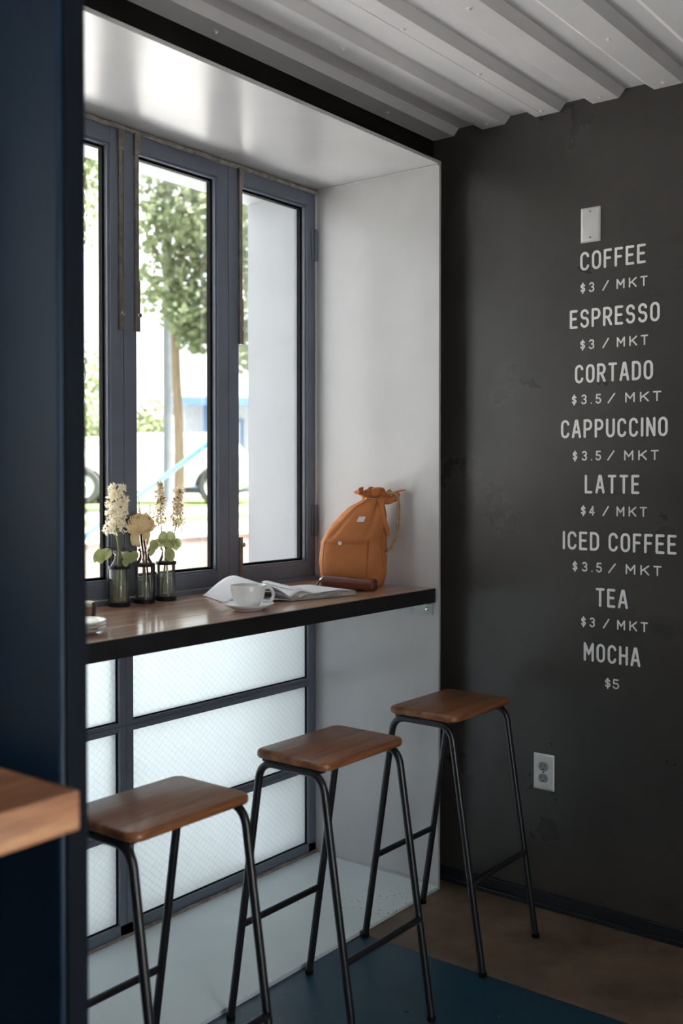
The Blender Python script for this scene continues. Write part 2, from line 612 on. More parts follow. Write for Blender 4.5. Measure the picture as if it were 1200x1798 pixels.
def off(base, u, v, z):
    """a point u to the right, v towards the room and z above a base point"""
    return Vector(base) + Rv * u - Fv * v + Vector((0, 0, z))


def far(px, depth, z):
    """place for something outdoors: bearing by photo column, own distance and height"""
    p = CAMP + Fv * depth + Rv * ((px - 600) / 1834 * depth)
    return Vector((p.x, p.y, z))


# ------------------------------------------------------------------ room shell
D = -0.556                     # room face of the window frames
XO = -0.907                    # outer end of the steel lining
XW = -0.09                     # room face of the window wall
BL, BR = -1.87, 0.0            # left and right ends of the bay
SOF = 2.535                    # underside of the bay soffit
CEIL = 2.658
XR = 2.45                      # opposite wall
YB, YF = 0.10, -5.2            # menu wall, far end behind the camera
CT = 1.06                      # counter top

fl = struct(mbox(XW - .04, XR + .1, YF - .1, -0.445, -0.08, 0).build('floor', M['blue_floor']))
mbox(XW - .04, XR + .1, -0.4445, YB + .06, -0.08, 0.0006).build('bare_floor_strip', M['brown_floor'], fl)

wb = struct(mbox(XW - .04, XR + .1, YB, YB + .06, -0.08, 2.74).build('wall_back', M['wall']))
bb = struct(mbox(XW, XR, YB - .012, YB, 0, 0.052).build('baseboard_back', M['baseboard'], bevel=0.003))
mbox(XW, XR, YB - .022, YB - .012, 0, 0.016).build('shoe_strip', M['baseboard'], bb, bevel=0.003)

# window wall: header over the bay, short pier to the menu wall, rest of the wall beyond the bay
wl = struct(mbox(XW - .04, XW, YF, YB, SOF + .014, 2.74).build('wall_left', M['header']))
mbox(XW - .04, XW, BR + .012, YB, -0.08, SOF + .014).build('pier', M['header'], wl)
B2L, B2R = -4.85, -2.75                                  # second, identical kind of bay on the photographer's side
mbox(XW - .04, XW, B2R + .012, BL - .012, -0.08, SOF + .014).build('side_panel', M['navy'], wl)
mbox(XW - .04, XW, YF, B2L - .012, -0.08, SOF + .014).build('side_panel', M['navy'], wl)
OY0, OY1, OZ0, OZ1 = -2.55, -1.55, 0.03, 2.02                # added glazed opening across the room for fill light, under an added sun shield
wr = struct(mbox(XR, XR + .08, YF, YB, -0.08, OZ0).build('wall_right', M['outer_wall']))
mbox(XR, XR + .08, YF, YB, OZ1, 2.74).build('upper_panel', M['outer_wall'], wr)
mbox(XR, XR + .08, YF, OY0, OZ0, OZ1).build('side_panel', M['outer_wall'], wr)
mbox(XR, XR + .08, OY1, YB, OZ0, OZ1).build('side_panel', M['outer_wall'], wr)
mbox(XR + .08, XR + 1.8, OY0 - .9, OY1 + .8, 2.70, 2.74).build('added_awning', M['lining'], wr)  # added unseen roof, keeps direct sun out of the glazed opening
mb = MB()
for q in range(2):
    y = OY0 + (OY1 - OY0 - .05) * q
    mb.box(XR + .02, XR + .06, y, y + .05, OZ0, OZ1)
mb.box(XR + .02, XR + .06, OY0, OY1, OZ0, OZ0 + .05).box(XR + .02, XR + .06, OY0, OY1, OZ1 - .05, OZ1)
w4 = struct(mb.build('added_fill_door_1', M['frame']))  # unseen, added to bring daylight fill into the room
mbox(XR + .037, XR + .041, OY0 + .02, OY1 - .02, OZ0 + .02, OZ1 - .02).build('pane', M['pane'], w4)
t2 = struct(mbox(XO, 0, B2L - .012, B2R + .012, SOF, SOF + .012).build('trim_2', M['lining']))
mbox(XO, 0, B2R, B2R + .012, 0, SOF).build('jamb_panel', M['lining'], t2)
mbox(XO, 0, B2L - .012, B2L, 0, SOF).build('jamb_panel', M['lining'], t2)
mbox(XO, 0, B2L - .012, B2R + .012, -0.06, 0.012).build('bay_floor', M['bay_floor'], t2)
mb = MB()
for q in range(6):
    y = B2L + (B2R - B2L - .06) * q / 5
    mb.box(D - .05, D, y, y + .06, .012, SOF)
for z in (.012, 1.0, SOF - .07):
    mb.box(D - .05, D, B2L, B2R, z, z + .07)
w3 = struct(mb.build('window_3', M['frame']))
mbox(D - .035, D - .005, B2L + .01, B2R - .01, .02, 1.02).build('lower_panel', M['navy'], w3)
mbox(D - .03, D - .026, B2L + .01, B2R - .01, 1.02, SOF - .01).build('pane', M['pane'], w3)
struct(mbox(XW - .04, XR + .08, YF - .08, YF, -0.08, 2.74).build('wall_rear', M['outer_wall']))

# corrugated steel ceiling: ribs run along the window wall
prof = []
p0 = 0.113 - 0.205
k = -1
while True:
    a = 0.113 + 0.205 * k
    if a > XR + .1:
        break
    for dx, dz in ((-0.030, 0.024), (0, 0), (0.087, 0), (0.109, 0.024)):
        prof.append((a + dx, CEIL + dz))
    k += 1
prof[0] = (XW - .04, CEIL)
prof[1] = (XW - .02, CEIL)
ys = [YF - .05, YB + .03]
mb = MB()
vs = [(x, y, z) for y in ys for x, z in prof]
n = len(prof)
mb.add(vs, [(i, i + 1, n + i + 1, n + i) for i in range(n - 1)])
ce = struct(mb.build('ceiling', M['ceiling'], solid=0.003))
for i in (1, 3):                                            # sheet laps show as a fine line
    xs = 0.113 + 0.205 * (2 * i - 1) + 0.03
    mbox(xs, xs + .002, YF, YB, CEIL - .0022, CEIL).build('sheet_seam', M['ceiling'], ce)
scr = MB().lathe([(0, -.0065), (.004, -.006), (.0055, -.003), (.0055, -.002), (.009, -.0015), (.009, 0)], 10)
me_s = None
for xs in (-0.048, 0.157, 0.362, 0.567, 0.772, 0.977):
    step = 1 if xs in (0.362, 0.772) else 2
    for j in range(0, 9, step):
        y = 0.055 - 0.40 * j if xs < 0.9 else 0.055 - .4 * j
        if xs in (-0.048,):
            y -= 0.3
        if me_s is None:
            so = scr.build('ceiling_screw', M['screw'], ce, True, loc=(xs, y, CEIL - .001))
            me_s = so.data
        else:
            so = bpy.data.objects.new('ceiling_screw', me_s)
            COL.objects.link(so)
            so.parent = ce
            so.location = (xs, y, CEIL - .001)

# bay lining of folded white steel, running out past the glass
XI = D - .055                  # where the room-side lining meets the outer hood
t1 = struct(mbox(XI, 0, BL - .012, BR + .012, SOF, SOF + .012).build('trim_1', M['lining'], bevel=0.0015), 'white painted steel lining of the window bay')
mbox(XI, 0, BR, BR + .012, 0, SOF).build('jamb_panel', M['lining'], t1, bevel=0.0015)
mbox(XI, 0, BL - .012, BL, 0, SOF).build('jamb_panel', M['lining'], t1, bevel=0.0015)
mbox(XI, 0.0, BL - .012, BR + .012, -0.06, 0.012).build('bay_floor', M['bay_floor'], t1, bevel=0.002)
mbox(XO, XI, BL - .012, BR + .012, SOF, SOF + .012).build('hood_panel', M['outer_lining'], t1)
mbox(XO, XI, BR, BR + .012, -.06, SOF).build('hood_panel', M['outer_lining'], t1)
mbox(XO, XI, BL - .012, BL, -.06, SOF).build('hood_panel', M['outer_lining'], t1)
mb = MB().tube([(D + .02, -.004, SOF - .003), (-.003, -.004, SOF - .003)], .004, 6)
mb.build('weld_bead', M['lining'], t1, True)
MB().tube([(D + .02, -.003, .014), (-.003, -.003, .014)], .004, 6).build('weld_bead', M['lining'], t1, True)

# thin blue steel partition between the camera and the stools
pb = mbox(XW, 0.7685, -2.176, -2.134, 0, 2.69).build('wall_front', M['navy'], bevel=0.006, segs=3)
struct(pb)
mbox(0.7685, 0.776, -2.170, -2.1345, 0, 2.69).build('edge_strip', M['end_strip'], pb, bevel=0.002)  # near-black strip over the partition's free end

# ------------------------------------------------------------------ upper window: four casements in a fixed frame
mb = MB()
mb.box(D - .06, D + .004, BL, BR, SOF - .012, SOF)
mb.box(D - .06, D + .016, BL, BR, CT - .075, CT + .013)
mb.box(D - .06, D - .002, BR - .004, BR, CT, SOF).box(D - .06, D - .002, BL, BL + .004, CT, SOF)
w1 = struct(mb.build('window_1', M['frame'], bevel=0.001))
mb = MB()
random.seed(3)
pts = [(D + .006 + random.uniform(-.002, .002), BL + (BR - BL) * i / 60, SOF - .010 + random.uniform(-.002, .002)) for i in range(61)]
mb.tube(pts, .0075, 6).build('caulk_bead', M['caulk'], w1, True)
MB().tube([(D + .004, -.004, CT + .02), (D + .004, -.004, SOF - .01)], .005, 6).build('caulk_bead', M['lining'], w1, True)

SZ0, SZ1 = CT + .016, SOF - .014


def hollow(mb, y0, y1, z0, z1, t, x0, x1, tb=None):
    tb = tb or t
    mb.box(x0, x1, y0, y0 + t, z0, z1).box(x0, x1, y1 - t, y1, z0, z1)
    mb.box(x0, x1, y0 + t, y1 - t, z0, z0 + tb).box(x0, x1, y0 + t, y1 - t, z1 - tb, z1)
    return mb


def flush_bolt(parent, y, z0, z1, knob_z):
    b = mbox(D - .001, D + .009, y - .0085, y + .0085, z0, z1).build('flush_bolt', M['bolt'], parent, bevel=0.001)
    return b


def sash(y0, y1, bolts, hinge=None):
    s = hollow(MB(), y0 + .0012, y1 - .0012, SZ0, SZ1, 0.050, D - .045, D, .050).build('sash', M['frame'], w1, bevel=0.0015)
    # inner bead, set back a little, then the black gasket down to the glass
    hollow(MB(), y0 + .0495, y1 - .0495, SZ0 + .0495, SZ1 - .0495, 0.0085, D - .045, D - .007).build('glazing_bead', M['frame'], s, bevel=0.0015)
    hollow(MB(), y0 + .0575, y1 - .0575, SZ0 + .0575, SZ1 - .0575, 0.008, D - .040, D - .022).build('glazing_gasket', M['gasket'], s, bevel=0.001)
    mbox(D - .034, D - .030, y0 + .06, y1 - .06, SZ0 + .06, SZ1 - .06).build('pane', M['pane'], s)
    for yb, zb, zt, zk in bolts:
        m = MB().box(D - .001, D + .008, yb - .0075, yb + .0075, zb + .06 if zt > 2 else zb, zt)
        if zt > 2:
            m.box(D - .001, D + .011, yb - .0095, yb + .0095, zb, zb + .16)
            m.box(D - .001, D + .012, yb - .011, yb + .011, zt - .07, zt)
        m.build('flush_bolt', M['bolt'], s, bevel=0.001)
        MB().tube([(D + .009, yb, zk), (D + .019, yb, zk), (D + .022, yb, zk)], [.005, .0085, .0065], 12).build('bolt_knob', M['knob'], s, True)
    for zh in (hinge or []):
        m = MB().box(D - .001, D + .004, y1 - .028, y1 - .006, zh - .055, zh + .055)
        m.tube([(D + .008, y1 - .009, zh - .06), (D + .008, y1 - .009, zh + .06)], .0075, 10)
        for q in (-.036, -.012, .012, .036):
            m.tube([(D + .008, y1 - .009, zh + q - .001), (D + .008, y1 - .009, zh + q + .001)], .0084, 10)
        m.build('hinge', M['frame'], s, True)
    return s


part_label(sash(-0.474, 0.0, [(-0.419, 1.911, SZ1 + .004, 1.965), (-0.419, 1.09, 1.238, 1.212)], [2.325, 1.282]), 'rightmost casement with hinges on the white jamb')
part_label(sash(-0.938, -0.474, [(-0.889, 1.905, SZ1 + .004, 1.955)]), 'middle casement in front of the street tree')
part_label(sash(-1.404, -0.938, [(-0.953, 1.904, SZ1 + .004, 1.955)]), 'casement cut by the blue partition')
sash(BL, -1.404, [])

# ------------------------------------------------------------------ lower window: steel bars with frosted wired glass
mb = MB()
ZB, ZT = 0.012, CT - .075
ymul = [BL + .02, -0.932, -0.022]
trans = [0.343, 0.6705]
mb.box(D - .05, D, BL, BR, ZB, ZB + .040).box(D - .05, D, BL, BR, ZT - .03, ZT)
mb.box(D - .05, D, BR - .044, BR, ZB, ZT).box(D - .05, D, BL, BL + .044, ZB, ZT)
mb.box(D - .05, D, -0.960, -0.904, ZB, ZT)
for z in trans:
    mb.box(D - .05, D - .002, BL + .04, BR - .04, z - .0155, z + .0155)
w2 = struct(mb.build('window_2', M['frame'], bevel=0.002))
mb = MB()
for z in trans:
    mb.box(D - .002, D + .003, BL + .04, BR - .044, z - .003, z + .003)
mb.box(D - .002, D + .003, -0.9345, -0.9295, ZB + .04, ZT)
mb.build('glazing_rib', M['frame'], w2, bevel=0.0008)
MB().tube([(D + .005, BL + (BR - BL) * i / 50, 0.014 + random.uniform(-.002, .003)) for i in range(51)], .007, 6).build('caulk_bead', M['caulk'], w2, True)
zs = [(ZB + .04, trans[0] - .0155), (trans[0] + .0155, trans[1] - .0155), (trans[1] + .0155, ZT - .03)]
for ya, yb in ((BL + .044, -0.960), (-0.904, BR - .044)):
    for za, zb in zs:
        pn = mbox(D - .022, D - .016, ya, yb, za, zb).build('wired_pane', M['wired'], w2)
        g = hollow(MB(), ya, yb, za, zb, .0035, D - .016, D - .010).build('pane_gasket', M['gasket'], pn)

# ------------------------------------------------------------------ counter
XF = -0.012
ct = thing('window_counter', 'long wooden plank counter with black steel edge under the window', 'counter', (0, 0, 0))
rows = [D + .018, -0.435, -0.311, -0.165, XF - .006]
breaks = [[BL + .002, BR - .003], [BL + .002, -1.05, BR - .003], [BL + .002, BR - .003], [BL + .002, -1.432, BR - .003]]
for i in range(4):
    for ya, yb in zip(breaks[i], breaks[i][1:]):
        o = mbox(rows[i] + .0008, rows[i + 1] - .0008, ya + .0008, yb - .0008, CT - .036, CT - .0004 * (i % 2)).build('plank', M['counter_wood'], ct, bevel=0.0012)
mb = MB().box(XF - .006, XF, BL + .001, BR - .002, CT - .050, CT - .001)
mb.box(XF - .05, XF - .006, BL + .001, BR - .002, CT - .050, CT - .045)
part_label(mb.build('edge_channel', M['fascia'], ct, bevel=0.001), 'black steel edge channel')
mb = MB()
mb.prism([(-.26, CT - .05), (-.022, CT - .05), (-.022, CT - .096), (-.20, CT - .096)], BR - .0065, BR - .0005, 'y')
mb.box(-.26, -.022, BR - .045, BR - .0065, CT - .0555, CT - .0505)
br = part_label(mb.build('support_bracket', M['galv'], ct, bevel=0.0008), 'galvanised angle bracket')
for xx in (-.045, -.16):
    s = MB().lathe([(0, .006), (.005, .0055), (.0075, .003), (.0085, 0)], 12).build('screw', M['knob'], br, True, loc=(xx, BR - .0064, CT - .075))
    s.rotation_euler = (PI / 2, 0, 0)

# ------------------------------------------------------------------ stools
SEAT = 0.745


def stool_proto():
    r = thing('bar_stool', 'x', 'stool')
    TR = 0.0105
    # seat: rounded board with softened edges
    o = rrect(0.245, 0.350, 0.030, 6)
    mb = MB()
    lv = [(0.010, SEAT - .021), (0.003, SEAT - .0205), (0.0, SEAT - .0165), (0.0, SEAT - .008), (0.002, SEAT - .003), (0.008, SEAT)]
    vs = []
    for ins, z in lv:
        for x, y in rrect(0.245 - 2 * ins, 0.350 - 2 * ins, max(.004, 0.030 - ins), 6):
            vs.append((x, y, z))
    n = len(o)
    fs = [tuple(range(n - 1, -1, -1)), tuple((len(lv) - 1) * n + j for j in range(n))]
    for i in range(len(lv) - 1):
        fs += [(i * n + j, i * n + (j + 1) % n, (i + 1) * n + (j + 1) % n, (i + 1) * n + j) for j in range(n)]
    mb.add(vs, fs)
    mb.build('seat', M['stool_wood'], r, True, angle=50)
    zt = SEAT - .021 - TR

    def leg_x(z):
        return 0.2125 - 0.139 * z
    for sy in (-1, 1):
        y = sy * 0.1640
        # bent top rail with the two legs running out of it
        pts = []
        rad = 0.048
        cx = leg_x(zt) - rad - 0.004
        for i in range(9):
            a = math.radians(172 - 82 * i / 8)
            pts.append((-cx + rad * math.cos(a), y, zt - rad + rad * math.sin(a)))
        pts = pts + [(-p[0], p[1], p[2]) for p in reversed(pts)]
        MB().tube(pts, TR, 12).build('top_rail', M['tube'], r, True)
        x1, z1 = pts[-1][0], pts[-1][2]
        for sx in (-1, 1):
            lg = MB().tube([(sx * x1, y, z1 + .002), (sx * (x1 + .2125) / 2, y, z1 / 2), (sx * .2125, y, .006)], TR, 12).build('leg', M['tube'], r, True)
            MB().tube([(sx * .2115, y, .012), (sx * .2125, y, .0065), (sx * .2125, y, .0005)], [.0125, .0125, .0115], 12).build('foot_cap', M['gasket'], lg, True)
    zs_ = 0.265
    for sx in (-1, 1):
        MB().tube([(sx * leg_x(zs_), -.164, zs_), (sx * leg_x(zs_), .164, zs_)], .0092, 12).build('stretcher', M['tube'], r, True)
    for sy in (-1, 1):
        for sx in (-1, 1):
            mbox(sx * .085 - .014, sx * .085 + .014, sy * .150 - .014, sy * .150 + .006, SEAT - .030, SEAT - .0212).build('seat_cleat', M['tube'], r, bevel=.002)
    return r


st = stool_proto()
spots = [((0.233, -0.293, 0), 'wood topped black metal stool farthest back, beside the wall outlet'),
         ((0.250, -0.918, 0), 'wood topped black metal stool in the middle of the three'),
         ((0.262, -1.540, 0), 'nearest wood topped black metal stool, partly behind the blue partition')]
for i, (p, lab) in enumerate(spots):
    s = st if i == 0 else dup(st)
    s.location = p
    tag(s, lab, 'stool', 'bar stools at the window counter')

# ------------------------------------------------------------------ foreground table
tb = thing('wooden_table', 'thick wooden table corner in the blurred left foreground', 'table', (0.906, -2.25, 0))
TT = 1.06
edges = [0, -.14, -.29, -.43, -.58, -.72]
for i in range(5):
    mbox(edges[i + 1] + .0006, edges[i] - .0006, -1.25, 0, TT - .05, TT).build('board', M['table_wood'], tb, bevel=0.002)
for sx in (-.30, -.66):
    for sy in (-.10, -1.15):
        mbox(sx - .02, sx + .02, sy - .02, sy + .02, 0, TT - .0505).build('leg', M['tube'], tb, bevel=.002)
for sy in (-.10, -1.15):
    mbox(-.66, -.30, sy - .015, sy + .015, TT - .09, TT - .0505).build('apron', M['tube'], tb)

# ------------------------------------------------------------------ menu lettering on the charcoal wall
def arc(cx, cy, rx, ry, a0, a1, n=8):
    return [(cx + rx * math.cos(math.radians(a0 + (a1 - a0) * i / n)), cy + ry * math.sin(math.radians(a0 + (a1 - a0) * i / n))) for i in range(n + 1)]


def glyph(c):
    O = arc(.5, .73, .5, .27, 0, 180, 10) + arc(.5, .27, .5, .27, 180, 360, 10)
    G = {
        'C': [arc(.5, .73, .5, .27, 15, 180) + arc(.5, .27, .5, .27, 180, 345)],
        'O': [O + [O[0]]],
        'F': [[(0, 0), (0, 1), (1, 1)], [(0, .52), (.85, .52)]],
        'E': [[(1, 0), (0, 0), (0, 1), (1, 1)], [(0, .52), (.88, .52)]],
        'S': [arc(.5, .755, .47, .245, 15, 250, 10) + arc(.5, .265, .5, .265, 70, -160, 12)],
        'P': [[(0, 0), (0, 1), (.5, 1)] + arc(.5, .73, .5, .27, 90, -90, 10) + [(0, .46)]],
        'R': [[(0, 0), (0, 1), (.5, 1)] + arc(.5, .73, .48, .27, 90, -90, 10) + [(0, .46)], [(.5, .46), (1, 0)]],
        'T': [[(0, 1), (1, 1)], [(.5, 1), (.5, 0)]],
        'A': [[(0, 0), (.42, 1), (.58, 1), (1, 0)], [(.16, .3), (.84, .3)]],
        'D': [[(0, 0), (0, 1), (.45, 1)] + arc(.45, .72, .55, .28, 90, 0, 6) + arc(.45, .28, .55, .28, 0, -90, 6) + [(0, 0)]],
        'U': [[(0, 1)] + arc(.5, .28, .5, .28, 180, 360, 12) + [(1, 1)]],
        'I': [[(.5, 0), (.5, 1)]],
        'N': [[(0, 0), (0, 1), (1, 0), (1, 1)]],
        'L': [[(0, 1), (0, 0), (1, 0)]],
        'M': [[(0, 0), (0, 1), (.5, .38), (1, 1), (1, 0)]],
        'H': [[(0, 0), (0, 1)], [(1, 0), (1, 1)], [(0, .5), (1, .5)]],
        'K': [[(0, 0), (0, 1)], [(1, 1), (.06, .40)], [(.36, .58), (1, 0)]],
        '$': [arc(.5, .71, .47, .19, 15, 250, 9) + arc(.5, .30, .5, .20, 70, -160, 10), [(.5, 1.06), (.5, -.10)]],
        '3': [arc(.5, .755, .46, .245, 150, -80, 10) + arc(.5, .265, .5, .265, 85, -155, 10)],
        '4': [[(.72, 0), (.72, 1), (0, .28), (1, .28)]],
        '5': [[(.92, 1), (.12, 1), (.05, .56)] + arc(.47, .30, .53, .30, 120, -155, 12)],
        '/': [[(0, -.02), (1, 1.02)]],
        '.': [[(.5, .0), (.5, .01)]],
    }
    return G[c]


def stroke_mesh(name, strokes, w, h, t):
    """flat round-ended paint strokes in the wall plane (x right, z up), a fraction of a millimetre thick"""
    mb = MB()
    hw = t / 2
    lay = [0.0]

    def step():
        lay[0] -= 4e-5
        return Vector((0, lay[0], 0))

    def disc(p):
        o = step()
        mb.add([p + o + Vector((hw * math.cos(2 * PI * j / 12), 0, hw * math.sin(2 * PI * j / 12))) for j in range(12)], [tuple(range(12))])
    for st_ in strokes:
        pts = []
        for x, y in st_:
            p = Vector((hw + x * (w - t), 0, hw + y * (h - t)))
            if not pts or (p - pts[-1]).length > 1e-5:
                pts.append(p)
        if len(pts) < 2:
            pts.append(pts[0] + Vector((1e-5, 0, 0)))
        # cut the path at sharp corners, each run is one mitred ribbon
        runs, cur = [], [pts[0]]
        for i in range(1, len(pts)):
            cur.append(pts[i])
            if i < len(pts) - 1 and (pts[i] - pts[i - 1]).angle(pts[i + 1] - pts[i]) > math.radians(40):
                runs.append(cur)
                cur = [pts[i]]
        runs.append(cur)
        for r_ in runs:
            o = step()
            n = len(r_)
            vs = []
            for i in range(n):
                d = (r_[min(i + 1, n - 1)] - r_[max(i - 1, 0)]).normalized()
                nn = Vector((-d.z, 0, d.x)) * hw
                vs += [r_[i] + nn + o, r_[i] - nn + o]
            mb.add(vs, [(2 * i, 2 * i + 1, 2 * i + 3, 2 * i + 2) for i in range(n - 1)])
            disc(r_[0])
            disc(r_[-1])
    return mb.mesh(name, M['letter'])


menu = thing('menu_lettering', 'white painted drinks menu lettering on the charcoal wall', 'menu', (0.6, YB, 0.76))
wts = {'I': .30, 'M': 1.18, 'A': 1.08, 'T': .98, 'E': .9, 'F': .88, 'L': .9}
cache = {}


def put(ch, x, z, w, h, t, parent, line_loc):
    key = (ch, round(w, 4), round(h, 4))
    if key not in cache:
        cache[key] = stroke_mesh('letter', glyph(ch), w, h, t)
    o = bpy.data.objects.new('letter', cache[key])
    COL.objects.link(o)
    o.parent = parent
    o.location = (x - line_loc[0], 0, z - line_loc[2])
    return o


def menu_line(name, x0, z):
    e = bpy.data.objects.new(name, None)
    e.empty_display_size = .02
    COL.objects.link(e)
    e.parent = menu
    e.location = (x0 - 0.6, -0.0011, z - 0.76)
    return e


names = [('COFFEE', .481, .703, 2.122), ('ESPRESSO', .445, .749, 1.936), ('CORTADO', .464, .728, 1.756), ('CAPPUCCINO', .415, .776, 1.577),
         ('LATTE', .500, .686, 1.396), ('ICED COFFEE', .422, .806, 1.210), ('TEA', .540, .650, 1.029), ('MOCHA', .499, .692, .848)]
for word, x0, x1, z in names:
    ln = menu_line('drink_name', x0, z)
    ln['label'] = 'menu line reading ' + word
    ws = [wts.get(c, 1.0) if c != ' ' else .45 for c in word]
    gap = .27 if word != 'LATTE' else .34
    unit = (x1 - x0) / (sum(ws) + gap * (len(word) - 1))
    x = x0
    for c, wt in zip(word, ws):
        if c != ' ':
            w = max(unit * wt, .0086)
            put(c, x, z, w, .0610, .0084, ln, (x0, 0, z))
        x += unit * wt + unit * gap
A = [('$', 0, .077), ('3', .128, .217), ('/', .335, .435), ('M', .549, .669), ('K', .729, .845), ('T', .894, 1)]
B = [('$', 0, .058), ('3', .109, .176), ('.', .222, .236), ('5', .277, .343), ('/', .413, .50), ('M', .61, .717), ('K', .771, .869), ('T', .911, 1)]
Cc = [('$', 0, .40), ('5', .54, 1)]
A4 = [('4' if c == '3' else c, a, b) for c, a, b in A]
prices = [(A, '$3 / MKT', .482, .709, 2.050), (A, '$3 / MKT', .482, .712, 1.865), (B, '$3.5 / MKT', .453, .755, 1.687), (B, '$3.5 / MKT', .457, .748, 1.503),
          (A4, '$4 / MKT', .487, .711, 1.324), (B, '$3.5 / MKT', .458, .759, 1.140), (A, '$3 / MKT', .489, .716, .960), (Cc, '$5', .573, .622, .768)]
for lay, txt, x0, x1, z in prices:
    ln = menu_line('price', x0, z)
    ln['label'] = 'price line reading ' + txt
    for c, a, b in lay:
        put(c, x0 + (x1 - x0) * a, z, (x1 - x0) * (b - a), .0320, .0050, ln, (x0, 0, z))


# ------------------------------------------------------------------ wall plates
def cover_plate(mbx, w, h, d=.006, lip=.009):
    """pressed metal plate standing off the wall: bevelled rim and flat face, facing -y"""
    lv = [(0, 0), (0, -.0015), (lip * .55, -d * .9), (lip, -d)]
    vs, n = [], 4
    for ins, y in lv:
        a, b = w / 2 - ins, h / 2 - ins
        vs += [(-a, y, -b), (a, y, -b), (a, y, b), (-a, y, b)]
    fs = [(0, 1, 2, 3), tuple((len(lv) - 1) * 4 + j for j in range(4))]
    for i in range(len(lv) - 1):
        fs += [(i * 4 + j, i * 4 + (j + 1) % 4, i * 4 + 4 + (j + 1) % 4, i * 4 + 4 + j) for j in range(4)]
    return mbx.add(vs, fs)


def plate_screw(parent, x, z, y):
    s = MB().lathe([(0, .0022), (.002, .0022), (.0036, .0012), (.004, 0)], 12).build('screw', M['knob'], parent, True, loc=(x, y, z))
    s.rotation_euler = (PI / 2, 0, 0)
    mbox(-.0028, .0028, -.0005, .0005, .0021, .0025).build('slot', M['slot'], s)
    return s


bp = thing('blank_wall_plate', 'blank stainless steel wall plate above the word COFFEE', 'wall plate', (0.517, YB, 2.268))
cover_plate(MB(), .068, .112).build('plate', M['stainless'], bp)
plate_screw(bp, 0, .042, -.006)
plate_screw(bp, 0, -.042, -.006)

ou = thing('wall_outlet', 'stainless double power outlet low on the charcoal wall', 'outlet', (0.357, YB, 0.456))
cover_plate(MB(), .077, .122).build('plate', M['stainless'], ou)
for sz in (.0195, -.0195):
    pts = []
    for a in range(0, 360, 12):
        x, z = .0172 * math.cos(math.radians(a)), .0172 * math.sin(math.radians(a))
        pts.append((x, max(-.0142, min(.0142, z)) + sz))
    rc = MB().prism(pts, -.0085, -.0055, 'y').build('receptacle', M['grey_plastic'], ou, bevel=.0006)
    for sx, hh in ((-.0063, .0045), (.0063, .0036)):
        mbox(sx - .0011, sx + .0011, -.0088, -.0080, sz + .003 - hh, sz + .003 + hh).build('slot', M['slot'], rc)
    MB().prism([(.0026 * math.cos(a * PI / 6), sz - .0088 + .0026 * math.sin(a * PI / 6)) for a in range(12)], -.0088, -.0080, 'y').build('ground_hole', M['slot'], rc)
plate_screw(ou, 0, 0, -.006)

# ------------------------------------------------------------------ canvas bag
BG = Vector((-0.285, -0.120, CT))
tabz = [0.0, 0.012, 0.05, 0.09, 0.155, 0.19, 0.22, 0.25, 0.28, 0.305, 0.318]
tabL = [-.100, -.108, -.119, -.123, -.116, -.096, -.074, -.046, -.016, .030, .046]
tabR = [.104, .111, .118, .120, .119, .122, .124, .120, .113, .106, .102]
tabB = [.060, .068, .074, .076, .074, .070, .064, .056, .046, .034, .028]


def lerp_tab(xs, ys, x):
    if x <= xs[0]:
        return ys[0]
    for i in range(len(xs) - 1):
        if x <= xs[i + 1]:
            t = (x - xs[i]) / (xs[i + 1] - xs[i])
            t = t * t * (3 - 2 * t) * .35 + t * .65
            return ys[i] + (ys[i + 1] - ys[i]) * t
    return ys[-1]


def bag_uv(th, z, out=0.0):
    l, r, b = (lerp_tab(tabz, t, z) for t in (tabL, tabR, tabB))
    a, cu = (r - l) / 2, (r + l) / 2
    ex = 2 / 2.5
    c, s = math.cos(th), math.sin(th)
    u = a * math.copysign(abs(c) ** ex, c)
    v = b * math.copysign(abs(s) ** ex, s)
    # pleats gather towards the neck, soft slack lower down
    g = max(0, min(1, (z - .17) / .14))
    pl = .004 + .075 * g
    f = 1 + pl * math.cos(8 * th + 1.2 + 5 * (z - .3)) * g + .020 * math.sin(3 * th + 22 * z) * min(1, z / .06)
    f += .014 * math.sin(5 * th - 38 * z + 1) * min(1, z / .08) * (1 - g)
    # one deep diagonal fold from the neck to the left hip
    dth = th - (2.05 + 3.2 * (.30 - z))
    f -= .11 * math.exp(-(dth / .13) ** 2) * max(0, min(1, (z - .15) / .05))
    dt2 = th - (1.05 + 2.4 * (.30 - z))
    f -= .07 * math.exp(-(dt2 / .11) ** 2) * max(0, min(1, (z - .12) / .06))
    dt3 = th - (.55 - .8 * (.25 - z))
    f -= .06 * math.exp(-(dt3 / .10) ** 2) * max(0, min(1, (z - .03) / .06)) * max(0, min(1, (.27 - z) / .05))
    u, v = u * f, v * f
    nrm = math.hypot(u / a ** 2 * a, v / b ** 2 * b) or 1
    u += out * (u / a) / nrm
    v += out * (v / b) / nrm
    return cu + u, v


def bag_pt(th, z, out=0.0):
    u, v = bag_uv(th, z, out)
    p = off((0, 0, 0), u, v, z)
    return Vector((p.x, min(p.y, -BG.y - .004), p.z))


bag = thing('canvas_bag', 'tan canvas drawstring bag leaning on the white window jamb', 'bag', BG)
mb = MB()
NZ, NT = 44, 96
mb.grid(lambda i, j: bag_pt(2 * PI * i, .002 + .316 * j), NT, NZ, True)
base = [bag_pt(2 * PI * i / NT, .002) for i in range(NT)]
mb.add(base, [tuple(range(NT))])
mb.build('bag_body', M['canvas'], bag, True, angle=70)


